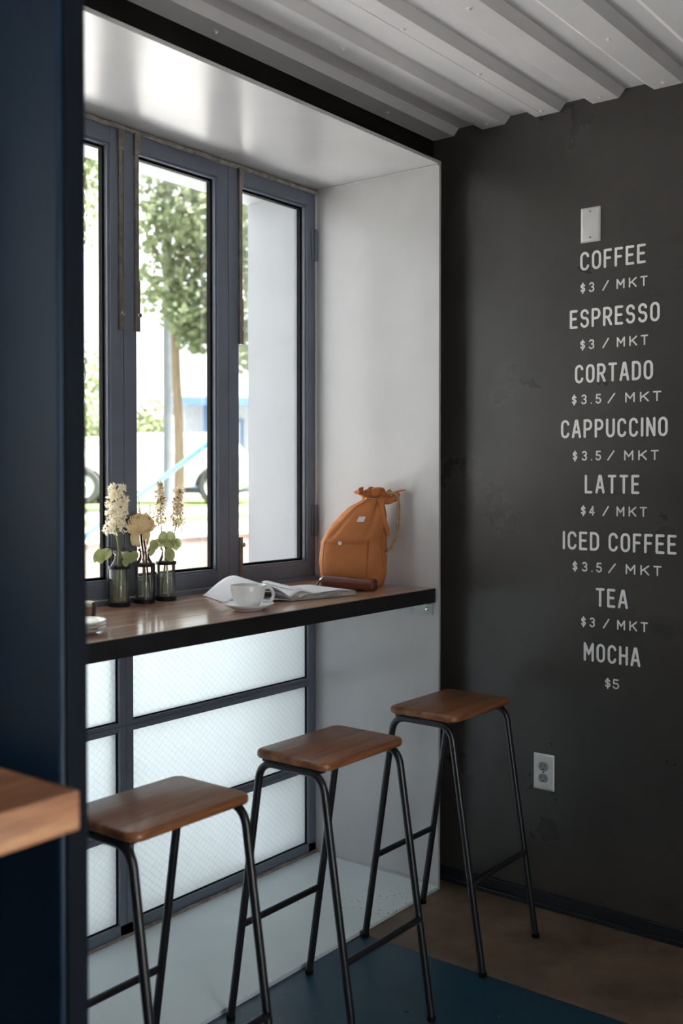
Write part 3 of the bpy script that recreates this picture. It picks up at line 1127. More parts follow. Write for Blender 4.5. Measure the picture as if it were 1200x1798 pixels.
# gathered collar: ruffled rings that open out above the drawstring and flop to the right
def collar(i, j):
    th = 2 * PI * i
    u0, v0 = bag_uv(th, .316)
    cu, cv = .074, 0.0
    du, dv = u0 - cu, v0 - cv
    k = 1 + .95 * j ** .8
    ruf = 1 + .30 * j * math.cos(5 * th + .6) + .10 * j * math.cos(9 * th)
    lift = .034 * j * (.75 + .35 * math.cos(4 * th + .5)) - .010 * j * (1 if math.cos(th) > .5 else 0)
    u = cu + du * k * ruf + .030 * j * max(0, math.cos(th)) ** 2
    v = .012 * j + dv * k * ruf
    p = off((0, 0, 0), u, v, .316 + lift)
    return Vector((p.x, min(p.y, -BG.y - .004), p.z))


MB().grid(collar, NT, 8, True).build('gathered_collar', M['canvas'], bag, True, solid=.0022, angle=80)
MB().lathe([(0, .002), (.03, 0), (.034, -.004)], 16, tuple(off((0, 0, 0), .074, 0, .318))).build('bag_mouth', M['inside'], bag, True)
# drawstring round the neck
MB().tube([bag_pt(2 * PI * i / 40, .313, .0035) for i in range(40)], .0032, 8, closed=True).build('drawstring', M['rope'], bag, True)


def patch(t0, t1, z0, z1, outv, nu=24, nv=24):
    return MB().grid(lambda i, j: bag_pt(t0 + (t1 - t0) * i, z0 + (z1 - z0) * j, outv), nu, nv)


P0, P1 = math.radians(70), math.radians(148)
pk = patch(P0, P1, .006, .168, .0022).build('front_pocket', M['canvas'], bag, True, solid=.0022)
mb = MB()
for zz in (.163, .155):
    mb.tube([bag_pt(P0 + (P1 - P0) * i / 30, zz, .0040) for i in range(31)], .0007, 5)
for tt in (P0 + .02, P0 + .055, P1 - .02):
    mb.tube([bag_pt(tt, .008 + .158 * i / 24, .0040) for i in range(25)], .0007, 5)
part_label(mb.build('stitching', M['canvas_d'], pk, True), 'darker stitch lines')
bpnt = bag_pt(math.radians(109), .157, .0055)
b = MB().lathe([(0, .003), (.004, .0026), (.0066, .0012), (.007, 0)], 20).build('snap_button', M['button'], bag, True, loc=bpnt)
b.rotation_euler = (PI / 2, 0, YAW)
part_label(b, 'round white snap button')
tp = patch(math.radians(88), math.radians(98), .232, .250, .004, 3, 3).build('fabric_tag', M['paper'], bag, solid=.0008)
part_label(tp, 'small white fabric tag')
for pts_, rr_ in (([(.088, .030, .300), (.104, .034, .312), (.118, .034, .326), (.132, .030, .343)], [.008, .012, .012, .006]),
                  ([(.100, .026, .300), (.122, .028, .304), (.146, .026, .314), (.162, .022, .332)], [.009, .013, .013, .008]),
                  ([(.040, .016, .306), (.036, .020, .322), (.046, .022, .338), (.060, .018, .344)], [.007, .011, .010, .005])):
    MB().tube([off((0, 0, 0), *p) for p in pts_], rr_, 12, flat=.5).build('collar_flap', M['canvas'], bag, True)
# side strap loop running from the collar down the right side
pts = [off((0, 0, 0), u, v, z) for u, v, z in ((.100, .034, .312), (.101, .040, .29), (.103, .048, .26), (.110, .050, .235), (.118, .046, .205), (.121, .04, .18))]
MB().tube(pts, [.010, .0095, .009, .010, .011, .007], 10, flat=.45).build('side_strap', M['canvas'], bag, True)
# rope shoulder strap hanging to the right, doubled
for dd in (0, .008):
    pts = [(.118, .030, .326), (.142, .024, .330), (.158 - dd * .3, .022, .318), (.165 - dd, .020, .285), (.165 - dd, .018, .24), (.161 - dd * 1.2, .018, .195), (.148 - dd, .020, .155), (.128 - dd * .5, .024, .128), (.112, .03, .118)]
    fine = []
    for i in range(len(pts) - 1):
        for q in range(5):
            p0, p1, p2, p3 = (Vector(pts[max(0, min(len(pts) - 1, i + m))]) for m in (-1, 0, 1, 2))
            t = q / 5
            fine.append(.5 * ((2 * p1) + (p2 - p0) * t + (2 * p0 - 5 * p1 + 4 * p2 - p3) * t * t + (3 * p1 - p0 - 3 * p2 + p3) * t ** 3))
    fine.append(Vector(pts[-1]))
    MB().tube([off((0, 0, 0), p.x, p.y + dd, p.z) for p in fine], .0038, 8).build('rope_strap', M['rope'], bag, True)

# ------------------------------------------------------------------ leather pouch in front of the bag
pl0, pl1 = Vector((-0.312, -0.262, CT)), Vector((-0.092, -0.222, CT))
ax = (pl1 - pl0).normalized()
sd = Vector((ax.y, -ax.x, 0))
pouch = thing('leather_pouch', 'dark red brown leather zip pouch lying before the canvas bag', 'pouch', pl0)


def pouch_pt(i, j):
    a = 2 * PI * i
    x = .212 * j
    e = min(1, (j / .035) ** .5 if j < .035 else 1, ((1 - j) / .035) ** .5 if j > .965 else 1)
    e = max(e, .02)
    hh = (.0245 - .004 * j) * e
    ww = .022 * e
    c, s = math.cos(a), math.sin(a)
    yy = ww * math.copysign(abs(c) ** .75, c)
    zz = .0255 - .003 * j + hh * math.copysign(abs(s) ** .75, s)
    return ax * x + sd * yy + Vector((0, 0, max(.0015, zz)))


MB().grid(pouch_pt, 28, 40, True).build('pouch_body', M['leather'], pouch, True, angle=80)
MB().tube([ax * (.012 + .19 * i / 20) + sd * .0225 + Vector((0, 0, .030 - .003 * i / 20)) for i in range(21)], .0014, 6).build('zip_seam', M['leather'], pouch, True)
mb = MB()
for q, (xx, w) in enumerate(((.055, .007), (.085, .004), (.10, .005), (.115, .009), (.135, .005))):
    c_ = ax * xx + Vector((0, 0, .0485 - .006 * xx / .2)) + sd * (.004 + .003 * (q % 2))
    mb.tube([c_, c_ + Vector((0, 0, .0012))], w / 2, 7)
part_label(mb.build('ink_stamp', M['ink'], pouch, True), 'small blue ink marks')
mb = MB().tube([ax * -.002 + sd * .004 + Vector((0, 0, .030)), ax * -.010 + sd * .008 + Vector((0, 0, .024)), ax * -.014 + sd * .014 + Vector((0, 0, .012)), ax * -.008 + sd * .02 + Vector((0, 0, .004)), ax * .002 + sd * .026 + Vector((0, 0, .004))], .0032, 8)
mb.build('wrist_loop', M['leather'], pouch, True)
MB().tube([ax * -.006 + Vector((0, 0, .030)), ax * .003 + Vector((0, 0, .036))], .006, 10).build('zip_clasp', M['knob'], pouch, True)

# ------------------------------------------------------------------ open magazine
A0 = Vector((-0.165, -0.600, CT))       # spine, room end
A1 = Vector((-0.365, -0.548, CT))       # spine, window end
B0 = Vector((-0.103, -0.345, CT))       # right page, room corner
B1 = Vector((-0.300, -0.310, CT))
L0 = Vector((-0.285, -0.768, CT))       # left page, room corner
L1 = Vector((-0.492, -0.664, CT))
mg = thing('open_magazine', 'open magazine with white pages curling up behind the cup', 'magazine', A0)


def quad(P, Q, R_, S, s, t):
    return (P * (1 - s) + Q * s) * (1 - t) + (R_ * (1 - s) + S * s) * t


def page_right(s, t, h):
    # s along the spine (room to window), t from spine to fore edge
    hump = .020 * math.exp(-((t - .16) / .16) ** 2) * (.55 + .65 * s)
    z = h * (.55 + .45 * min(1, t / .1)) + hump + .002 * math.sin(9 * t)
    return quad(A0, A1, B0, B1, s, t) - A0 + Vector((0, 0, z))


def page_left(s, t, h, amp):
    prof_ = math.sin(PI * min(1, max(0, t)) ** .80) ** 1.15
    z = h * (1 - t) + amp * prof_ * (.80 + .25 * s) + .001
    return quad(A0, A1, L0, L1, s, t) - A0 + Vector((0, 0, z))


# right-hand page block: top surface, fore and end edges as one closed block
mb = MB()
NT2, NS2 = 24, 6
top = [[page_right(s / NS2, t / NT2, .0135) for t in range(NT2 + 1)] for s in range(NS2 + 1)]
bot = [[Vector((p.x, p.y, .0008)) for p in row] for row in top]
w_ = NT2 + 1
vs = [p for r_ in top for p in r_] + [p for r_ in bot for p in r_]
o_ = w_ * (NS2 + 1)
fs = []
for s in range(NS2):
    for t in range(NT2):
        q = (s * w_ + t, s * w_ + t + 1, (s + 1) * w_ + t + 1, (s + 1) * w_ + t)
        fs += [q, tuple(o_ + k_ for k_ in reversed(q))]
for t in range(NT2):
    fs.append((t, o_ + t, o_ + t + 1, t + 1))
    a_ = NS2 * w_ + t
    fs.append((a_, a_ + 1, o_ + a_ + 1, o_ + a_))
for s in range(NS2):
    fs.append((s * w_, (s + 1) * w_, o_ + (s + 1) * w_, o_ + s * w_))
    a_ = s * w_ + NT2
    fs.append((a_, o_ + a_, o_ + a_ + w_, a_ + w_))
mb.add(vs, fs)
mb.build('page_block', M['page_edge'], mg)
MB().grid(lambda i, j: page_right(j * .995, i, .0145) + Vector((0, 0, .001)), 30, 8).build('page', M['paper'], mg, True, solid=.0004)


def loose(i, j):
    # a loose page that droops over the room edge of the block near the spine
    p = page_right(j, .10 + .78 * i, .0150)
    dr = max(0, 1 - i * 1.9)
    p = p + Vector((0, 0, .004 + .004 * math.sin(PI * i)))
    if j < .12:
        p = p + (A0 - A1).normalized() * (.016 * dr) - Vector((0, 0, .018 * dr))
    return p


MB().grid(loose, 30, 12).build('page', M['paper'], mg, True, solid=.0004)
for hh, amp in ((.006, .058), (.010, .050), (.012, .030)):
    MB().grid(lambda i, j: page_left(j, i * (.97 if amp < .055 else 1), hh, amp), 36, 8).build('page', M['paper'], mg, True, solid=.0005)
MB().grid(lambda i, j: page_left(j, i * .99, .002, .006), 24, 4).build('cover', M['paper'], mg, True, solid=.0008)

# ------------------------------------------------------------------ cup and saucer
CP = Vector((-0.128, -0.835, CT))
sc_o = thing('saucer', 'white porcelain saucer beneath the tea cup on the counter', 'saucer', CP)
MB().lathe([(0, .004), (.026, .004), (.030, .0005), (.044, .0005), (.046, .005), (.062, .011), (.0755, .0185), (.076, .0205), (.074, .021), (.060, .0145), (.044, .009), (.030, .0075), (.028, .006), (0, .006)], 56).build('saucer_dish', M['porcelain'], sc_o, True, angle=60)
cu_o = thing('tea_cup', 'white porcelain cup filled with pale green tea latte', 'cup', CP + Vector((0, 0, .0065)))
MB().lathe([(0, .003), (.024, .003), (.026, .0), (.030, .0), (.031, .004), (.036, .010), (.0425, .021), (.0475, .036), (.0505, .052), (.0520, .066), (.0515, .0675), (.0500, .0668), (.0485, .052), (.0452, .036), (.0400, .022), (.033, .012), (0, .0085)], 56).build('cup_body', M['porcelain'], cu_o, True, angle=70)
lq = MB().lathe([(0, 0), (.02, 0), (.0488, 0)], 48).build('green_tea_latte', M['matcha'], cu_o, True, loc=(0, 0, .0605))
pts = []
for i in range(17):
    a = math.radians(112 - 224 * i / 16)
    pts.append(Rv * (.0575 + .0165 * math.cos(a)) + Vector((0, 0, .039 + .021 * math.sin(a))))
pts = [Rv * .0480 + Vector((0, 0, .0575))] + pts + [Rv * .0425 + Vector((0, 0, .0215))]
MB().tube(pts, .0048, 10, flat=1.3).build('handle', M['porcelain'], cu_o, True)

# ------------------------------------------------------------------ latte glass and stacked saucers by the partition
lt = thing('latte_glass', 'short glass of milky coffee with foam by the blue partition', 'glass', (-0.279, -1.312, CT))
MB().lathe([(0, .001), (.026, .001), (.028, .004), (.0345, .060), (.0330, .060), (.027, .006), (0, .005)], 36).build('glass_body', M['bottle_glass'], lt, True, angle=60)
MB().lathe([(0, .0065), (.0262, .0065), (.0315, .048), (0, .048)], 32).build('milky_coffee', M['coffee'], lt, True, angle=50)
MB().lathe([(0, .0485), (.0315, .0485), (.0325, .056), (.028, .0585), (0, .0590)], 32).build('milk_foam', M['foam'], lt, True, angle=60)
for i, lab in enumerate(('bottom saucer of the small stack by the blue partition', 'middle saucer of the small stack by the blue partition', 'top saucer of the small stack by the blue partition')):
    sp_ = tag(MB().lathe([(0, .0008), (.040, .0008), (.043, .003), (.060, .0085), (.066, .0125), (.0665, .014), (.064, .0145), (.045, .0075), (0, .0055)], 48).build('stacked_saucer', M['plate_cream'] if i < 2 else M['porcelain'], None, True, angle=60,
              loc=Vector((-0.152, -1.426, CT)) + Vector((.004 * (i - 1), .003 * (1 - i), .0102 * i))), lab, 'saucer', 'stacked saucers')


# ------------------------------------------------------------------ bottle vases
def bottle(base, label, strip_side, water_h):
    b_ = thing('bottle_vase', label, 'vase', base, 0, 'glass bottle vases in black metal holders')
    MB().lathe([(0, .0045), (.026, .0045), (.0285, .007), (.0295, .012), (.0295, .114), (.0275, .121), (.020, .133), (.0150, .143), (.0140, .150), (.0140, .158), (.0185, .161), (.0190, .166), (.0170, .168), (.0150, .167)], 40).build('bottle_glass', M['bottle_glass'], b_, True, angle=60)
    MB().lathe([(0, .006), (.0275, .008), (.0280, .012), (.0280, water_h), (0, water_h)], 32).build('water', M['water'], b_, True, angle=50)
    h = bpy.data.objects.new('metal_holder', None)
    h.empty_display_size = .02
    COL.objects.link(h)
    h.parent = b_
    MB().lathe([(.0302, .0), (.0322, .0), (.0322, .013), (.0302, .013), (.0302, .0)], 36).build('base_band', M['black_metal'], h, True, angle=40)
    MB().lathe([(0, .0005), (.0305, .0005), (.0305, .003), (0, .003)], 32).build('base_disc', M['black_metal'], h, True, angle=40)
    MB().lathe([(.0300, .113), (.0328, .113), (.0328, .1225), (.0300, .1225), (.0300, .113)], 36).build('top_band', M['black_metal'], h, True, angle=40)
    for sgn in strip_side:
        c_ = Rv * (sgn * .0312)
        MB().tube([c_ + Vector((0, 0, .006)), c_ + Vector((0, 0, .12))], .0030, 8).build('side_bar', M['black_metal'], h, True)
    return b_


V1, V2, V3 = Vector((-0.497, -1.009, CT)), Vector((-0.502, -0.905, CT)), Vector((-0.504, -0.814, CT))
bottle(V1, 'leftmost bottle vase with eucalyptus and a white flower spike', (-.97,), .062)
bottle(V2, 'middle bottle vase holding the dried cream rose', (.97,), .066)
bottle(V3, 'right bottle vase with two plumes and round eucalyptus leaves', (), .070)


def leaf_mesh(mb, c, n, up, rx, ry, cupd=.2, fold=0):
    """round leaf: a domed disc with normal n and long axis up"""
    n = n.normalized()
    up = (up - n * up.dot(n)).normalized()
    sd_ = n.cross(up)
    vs = [c + n * (cupd * rx * .5)]
    for ring, k_ in ((.5, .38), (1.0, 0)):
        for j in range(14):
            a = 2 * PI * j / 14
            tip = 1 + .10 * max(0, math.cos(a)) ** 4
            vs.append(c + up * (ry * ring * tip * math.cos(a)) + sd_ * (rx * ring * math.sin(a)) + n * (cupd * rx * k_))
    fs = [(0, 1 + j, 1 + (j + 1) % 14) for j in range(14)]
    fs += [(1 + j, 15 + j, 15 + (j + 1) % 14, 1 + (j + 1) % 14) for j in range(14)]
    mb.add(vs, fs)


def rnd_unit():
    while True:
        v = Vector((random.uniform(-1, 1), random.uniform(-1, 1), random.uniform(-1, 1)))
        if .05 < v.length < 1:
            return v.normalized()


def stem_part(parent, pts, r, mat):
    return MB().tube(pts, r, 8).build('stem', mat, parent, True)


def petal(mb, c, d, side, ln, wd, curl=.3):
    """one narrow petal from c along d"""
    d = d.normalized()
    side = (side - d * side.dot(d)).normalized()
    n = d.cross(side)
    p = [c, c + d * ln * .5 + side * wd * .5 + n * ln * curl * .25, c + d * ln + n * ln * curl, c + d * ln * .5 - side * wd * .5 + n * ln * curl * .25]
    mb.add(p, [(0, 1, 2, 3)])


random.seed(11)
# white flower spike
fs1 = thing('flower_spike', 'tall cream white flower spike in the leftmost vase', 'flower', V1)
stem_part(fs1, [off((0, 0, 0), u, v, z) for u, v, z in ((-.008, .004, .012), (-.003, .002, .09), (0, 0, .16), (-.004, 0, .20), (-.008, 0, .235), (-.006, 0, .30), (-.004, 0, .36))], [.0045, .0042, .004, .0036, .003, .0022, .0012], M['stem'])
stem_part(fs1, [off((0, 0, 0), u, v, z) for u, v, z in ((.014, -.004, .012), (.008, 0, .09), (.003, 0, .15), (-.006, -.004, .20), (-.018, -.008, .232))], [.003, .003, .0028, .002, .001], M['stem'])
mb = MB()
for i in range(190):
    t = random.random() ** .9
    z = .222 + .142 * t
    rad = .0345 * (1 - .42 * t ** 2.2) * random.uniform(.25, 1.0)
    a = random.uniform(0, 2 * PI)
    c_ = off((0, 0, 0), -.006 + rad * math.cos(a), rad * math.sin(a), z)
    ax_ = (off((0, 0, 0), math.cos(a), math.sin(a), random.uniform(-.5, .35))).normalized()
    for q in range(6):
        d_ = (ax_ * .55 + rnd_unit()).normalized()
        petal(mb, c_, d_, rnd_unit(), random.uniform(.009, .015), random.uniform(.005, .008), random.uniform(-.3, .5))
o = mb.build('blossom', M['white_petal'], fs1)
o['kind'] = 'stuff'

# dried rose
rs = thing('dried_rose', 'dried cream rose drooping open in the middle vase', 'flower', V2)
for du, mt in ((-.004, 'brown_stem'), (.004, 'brown_stem')):
    stem_part(rs, [off((0, 0, 0), u, v, z) for u, v, z in ((.012 + du * 2, .004, .012), (.006 + du, 0, .09), (0 + du, 0, .16), (-.006 + du, 0, .20), (-.008 + du, 0, .225))], [.0028, .0028, .003, .003, .0025], M[mt])
stem_part(rs, [off((0, 0, 0), u, v, z) for u, v, z in ((.006, .006, .010), (-.002, .004, .06), (-.003, .002, .12), (-.001, 0, .16))], .0030, M['stem'])
rose_ax = off((0, 0, 0), -.12, .42, .90).normalized()          # the head nods towards the room
rx1 = rose_ax.cross(Vector((0, 0, 1))).normalized()
rx2 = rx1.cross(rose_ax)


def rose_petal2(a, r_in, r_out, h0, h1, w, seed_):
    def fn(i, j):
        b_ = a + (i - .5) * w
        belly = math.sin(PI * min(1, .15 + j * .85))
        rr = r_in + (r_out - r_in) * (.30 + .70 * math.sin(PI * .5 * j)) + .004 * belly
        rr += .0022 * math.sin(9 * i + seed_) * j - .003 * (abs(i - .5) * 2) ** 2
        hh = h0 + (h1 - h0) * j - .006 * (abs(i - .5) * 2) ** 2 * j + .0015 * math.sin(13 * i + 2 * seed_) * j
        return RC + rx1 * (rr * 1.08 * math.cos(b_)) + rx2 * (rr * math.sin(b_)) + rose_ax * hh
    return fn


RC = off((0, 0, 0), -.008, .004, .232)
for cnt, r_in, r_out, h0, h1 in ((3, .001, .006, .0, .042), (4, .002, .012, .0, .043), (5, .003, .019, .0, .042), (6, .004, .027, -.002, .039), (7, .005, .034, -.004, .032), (7, .006, .041, -.006, .022), (6, .006, .043, -.008, .008)):
    for q in range(cnt):
        MB().grid(rose_petal2(2 * PI * q / cnt + cnt * .7 + random.uniform(-.15, .15), r_in, r_out * random.uniform(.93, 1.06), h0, h1 * random.uniform(.9, 1.08), 2.7 * PI / cnt, random.uniform(0, 6)), 10, 6).build('petal', M['rose_petal'], rs, True)
# withered petals hanging below the head
for a, ln, ro in ((-2.6, .058, .020), (2.2, .050, .022), (.6, .036, .016), (-1.2, .05, .018)):
    def hang(i, j, a=a, ln=ln, ro=ro):
        rr = .010 + ro * math.sin(PI * (.15 + j * .6)) + .003 * math.sin(6 * i + a)
        b_ = a + (i - .5) * 1.3
        return RC + off((0, 0, 0), rr * math.cos(b_), rr * math.sin(b_), -ln * j + .004 * math.sin(5 * i) * j)
    MB().grid(hang, 8, 6).build('petal', M['rose_petal'], rs, True)

# grass heads leaning behind the rose
gs = thing('grass_sprig', 'thin grey green grass sprig leaning behind the dried rose', 'dried grass', V2)
for (u0, z1) in ((-.020, .326), (-.030, .24), (.016, .30)):
    pts = [off((0, 0, 0), 0 + u0 * t, -.014 * t, .10 + (z1 - .10) * t) for t in (0, .3, .6, 1)]
    stem_part(gs, pts, .0009, M['grass_sprig'])
    mb = MB()
    for i in range(60):
        t = random.uniform(.52, 1.02)
        c_ = off((0, 0, 0), u0 * t, -.014 * t, .10 + (z1 - .10) * t) + rnd_unit() * random.uniform(0, .011 * (1.25 - t) + .002)
        petal(mb, c_, rnd_unit() + Vector((0, 0, .6)), rnd_unit(), .0055, .0026, .1)
    mb.build('grass_head', M['grass_sprig'], gs)['kind'] = 'stuff'


# astilbe plumes
def plume(u1, v1, z0, z1, wide, label, su):
    p_ = thing('dried_plume', label, 'flower', V3, 0, 'dried plumes in the right vase')
    stem_part(p_, [off((0, 0, 0), u, v, z) for u, v, z in ((su, .006, .012), (su * .4, .002, .09), (0, 0, .16), (u1 * .6, v1, .20), (u1 * .9, v1, z0), (u1, v1, z1))], [.0036, .0034, .0022, .0018, .0014, .0008], M['stem'])
    for mt, nm, cnt in (('plume', 'blossom', 560), ('seed', 'seed_head', 170)):
        mb = MB()
        for i in range(cnt):
            t = random.random()
            w_ = wide * (1 - .62 * t) * (.55 + .45 * min(1, t / .12))
            a = random.uniform(0, 2 * PI)
            q = w_ * random.uniform(.2, 1) ** .7
            c_ = off((0, 0, 0), u1 * (.9 + .1 * t) + q * math.cos(a), v1 + q * math.sin(a), z0 - .02 + (z1 - z0 + .02) * t)
            petal(mb, c_, rnd_unit() + Vector((0, 0, .3)), rnd_unit(), random.uniform(.006, .012), random.uniform(.004, .007), .3)
        mb.build(nm, M[mt], p_)['kind'] = 'stuff'
    return p_


plume(-.019, .0, .262, .372, .025, 'left dried plume of the two in the right vase', .012)
plume(.040, -.004, .252, .352, .024, 'right dried plume of the two in the right vase', -.012)
tw = thing('dry_twig', 'fine dry twig with tiny buds beside the right plume', 'twig', V3)
for du, dz in ((.062, .245), (.034, .232), (-.022, .236), (.018, .262), (.052, .222)):
    MB().tube([off((0, 0, 0), 0, 0, .155), off((0, 0, 0), du * .45, .004, .155 + (dz - .155) * .62), off((0, 0, 0), du, .006, dz)], .0008, 5).build('twig_branch', M['brown_stem'], tw, True)
    MB().lathe([(0, -.003), (.0022, 0), (.0014, .004), (0, .006)], 8, tuple(off((0, 0, 0), du, .006, dz))).build('bud', M['seed'], tw, True)


# eucalyptus sprigs
def sprig(base, label, leaves, root):
    e = thing('eucalyptus_sprig', label, 'leaves', base, 0, 'eucalyptus sprigs in the vases')
    pts_all = sorted(leaves, key=lambda l: l[2])
    for (u, v, z, r, tilt, hd) in leaves:
        MB().tube([off((0, 0, 0), *root), off((0, 0, 0), (u + root[0]) / 2, (v + root[1]) / 2, max(z, root[2]) + .006), off((0, 0, 0), u, v, z)], .0010, 5).build('twig', M['brown_stem'], e, True)
        mb = MB()
        nrm = off((0, 0, 0), math.sin(hd) * .8, math.cos(hd), .25)
        upv = off((0, 0, 0), math.sin(tilt), 0, math.cos(tilt))
        leaf_mesh(mb, off((0, 0, 0), u, v, z), nrm, upv, r * .86, r * 1.12, .22)
        mb.build('leaf', M['euca'], e, True)
    return e


sprig(V1, 'eucalyptus sprig hanging left of the leftmost vase', [(-.056, .010, .153, .021, 2.6, -.5), (-.040, .014, .158, .020, -2.2, .3), (-.070, .002, .150, .016, 2.9, -.8)], (-.006, 0, .172))
sprig(V1, 'eucalyptus leaves between the leftmost and middle vases', [(.030, .020, .150, .018, 2.3, .5), (.046, .012, .152, .016, -2.4, .6), (.024, .024, .134, .011, 3.0, .2)], (.006, 0, .172))
sprig(V3, 'eucalyptus sprig with round leaves above the right vase', [(-.008, .012, .198, .018, .2, -.2), (.018, .012, .200, .0175, -.3, .3), (-.036, .008, .176, .0165, 2.3, -.5), (-.044, .004, .160, .018, 3.4, -.6), (-.020, .010, .182, .016, 1.8, -.2),
                                                               (.030, .010, .178, .017, 2.9, .5), (.012, .016, .180, .016, 1.6, .1), (.016, .024, .146, .0195, 3.0, .2), (.040, .004, .182, .014, 2.8, .9)], (0, 0, .168))

# ------------------------------------------------------------------ outdoors
GZ = 0.85                                                     # street level above the sunken forecourt
struct(mbox(XR + .1, 30, -20, 20, -.25, -.08).build('side_yard', M['concrete']))
struct(mbox(-3.3, XO - .02, -14, 26, -.25, -.05).build('added_gravel_bed', M['added_gravel']))  # added unseen bed, dims the ground showing through the frosted panes
fc = struct(mbox(-5.72, -3.3, -14, 26, -.25, -.06).build('forecourt', M['forecourt']))
rw = mbox(-6.0, -5.72, -14, 40, -.25, GZ - .03).build('retaining_wall', M['rust_wall'])
tag(rw, 'long brown retaining wall with pale cap beyond the window', 'wall')
mbox(-6.06, -5.68, -14, 40, GZ - .03, GZ + .02).build('wall_cap', M['concrete'], rw, bevel=.01)
struct(mbox(-7.75, -6.06, -14, 60, GZ - .3, GZ).build('upper_walk', M['concrete']))
struct(mbox(-9.0, -7.75, -14, 60, GZ - .3, GZ + .012).build('grass_verge', M['lawn']))
struct(mbox(-11.6, -9.0, -14, 70, GZ - .3, GZ).build('sidewalk', M['concrete']))
struct(mbox(-17.5, -11.6, -14, 90, GZ - .3, GZ + .008).build('lawn', M['lawn']))
struct(mbox(-80, -17.5, -40, 130, GZ - .3, GZ).build('street', M['asphalt']))

# blue pipe handrail climbing to the street
hr = thing('handrail', 'pale blue pipe handrail sloping up outside the window', 'handrail', far(100, 8.45, -.06))
ra, rb = far(112, 8.42, .83), far(398, 8.84, 1.83)
o0 = hr.location
MB().tube([ra - o0, rb - o0, rb - o0 + Vector((-.12, .12, .04))], .021, 12).build('pipe', M['rail_blue'], hr, True)
for t in (.04, .97):
    p_ = ra.lerp(rb, t) - o0
    MB().tube([p_, Vector((p_.x, p_.y, 0.0))], .021, 12).build('post', M['rail_blue'], hr, True)

# grey street pole
sp2 = thing('street_pole', 'pale grey metal street pole left of the tree trunk', 'pole', far(295, 17.6, GZ))
MB().tube([(0, 0, 0), (0, 0, 3), (0, 0, 6.4)], [.080, .078, .066], 16).build('shaft', M['pole_grey'], sp2, True)
mb = MB().lathe([(0, 0), (.14, 0), (.14, .03), (.10, .05), (.075, .16), (0, .16)], 20)
mb.build('pole_base', M['pole_grey'], sp2, True, angle=40)
MB().tube([(0, 0, 6.35), (.3, 0, 6.6), (1.1, 0, 6.7)], .035, 10).build('arm', M['pole_grey'], sp2, True)
MB().lathe([(0, -.06), (.14, -.04), (.17, 0), (.10, .07), (0, .09)], 16, (1.2, 0, 6.7)).build('lamp_head', M['pole_grey'], sp2, True)


def tree(base, label, trunk_r, trunk_h, blobs, count, leaf, mat, seed, group=None, branches=True):
    """blobs: (u, v, z, r_horizontal, r_vertical, weight) about the trunk's foot"""
    random.seed(seed)
    t_ = thing('street_tree', label, 'tree', base, 0, group)
    mb = MB()
    pts, rr = [], []
    for i in range(13):
        q = i / 12
        pts.append((.03 * math.sin(5 * q), .02 * math.cos(4 * q), trunk_h * q))
        rr.append(trunk_r * (1.12 if i == 0 else 1 - .28 * q))
    mb.tube(pts, rr, 14).build('trunk', M['bark'], t_, True)
    if branches:
        for (u, v, z, rh, rv, w_) in blobs:
            e_ = off((0, 0, 0), u, v, z)
            s_ = Vector((0, 0, min(trunk_h * .97, max(trunk_h * .84, z - rv))))
            MB().tube([s_, s_.lerp(e_, .5) + Vector((0, 0, .08)), e_], [trunk_r * .5, trunk_r * .34, trunk_r * .12], 8).build('branch', M['bark'], t_, True)
    mb = MB()
    tot = sum(b_[5] for b_ in blobs)
    for (u, v, z, rh, rv, w_) in blobs:
        for _ in range(int(count * w_ / tot)):
            d_ = rnd_unit() * random.uniform(.15, 1) ** .5
            c_ = off((0, 0, 0), u + d_.x * rh, v + d_.y * rh, z + d_.z * rv)
            c_ += rnd_unit() * .04
            d1, d2 = rnd_unit(), rnd_unit()
            L = leaf * random.uniform(.7, 1.25)
            d2 = (d2 - d1 * d1.dot(d2)).normalized()
            mb.add([c_ - d1 * L * .5, c_ + d2 * L * .34, c_ + d1 * L * .5, c_ - d2 * L * .34], [(0, 1, 2, 3)])
    mb.build('foliage', mat, t_)['kind'] = 'stuff'
    return t_


tree(far(312, 16, GZ), 'leafy street tree with pale brown trunk outside the middle casement', .084, 3.3,
     [(.85, 0, 4.3, 1.15, 1.0, 5), (.15, .2, 4.6, .75, .85, 2.2), (1.6, .2, 3.9, 1.1, .9, 3), (.55, .3, 3.0, .75, .45, 2.2), (1.15, .1, 2.55, .55, .42, 1.3), (.35, .3, 2.75, .40, .35, .9), (-.05, .3, 3.4, .55, .50, 1.3), (1.3, -.3, 5.4, 1.5, 1.0, 4), (.2, .1, 5.7, .95, .7, 1.4), (-.42, .1, 4.2, .35, .5, .35), (-.3, 0, 5.1, .4, .6, .4)],
     7800, .135, M['leaf'], 21)
tree(far(60, 15, GZ), 'street tree reaching over the leftmost casement', .11, 3.2,
     [(0, 0, 4.6, 1.2, .9, 3), (-.9, .2, 4.2, 1.0, .8, 2), (.85, .1, 5.0, .45, .42, .45), (.4, 0, 5.6, .8, .6, 1.2)], 3200, .13, M['leaf'], 5)
for i, (px, dp, hz, rw_, lab) in enumerate(((150, 40, 5.4, 1.8, 'far pale green tree behind the chain link fence'), (248, 43, 3.6, 1.5, 'far pale green tree left of the grey street pole'), (60, 46, 7.0, 3.0, 'tall far tree behind the partition edge'))):
    tree(far(px, dp, GZ), lab, .16, hz * .5, [(0, 0, hz * .55, rw_, hz * .36, 3), (rw_ * .5, .2, hz * .33, rw_ * .75, hz * .28, 2), (-rw_ * .6, 0, hz * .40, rw_ * .8, hz * .33, 2), (rw_ * .3, 0, hz * .85, rw_ * .5, hz * .2, .7)], 2600, .24, M['leaf_far'], 40 + i, 'trees beyond the street', False)

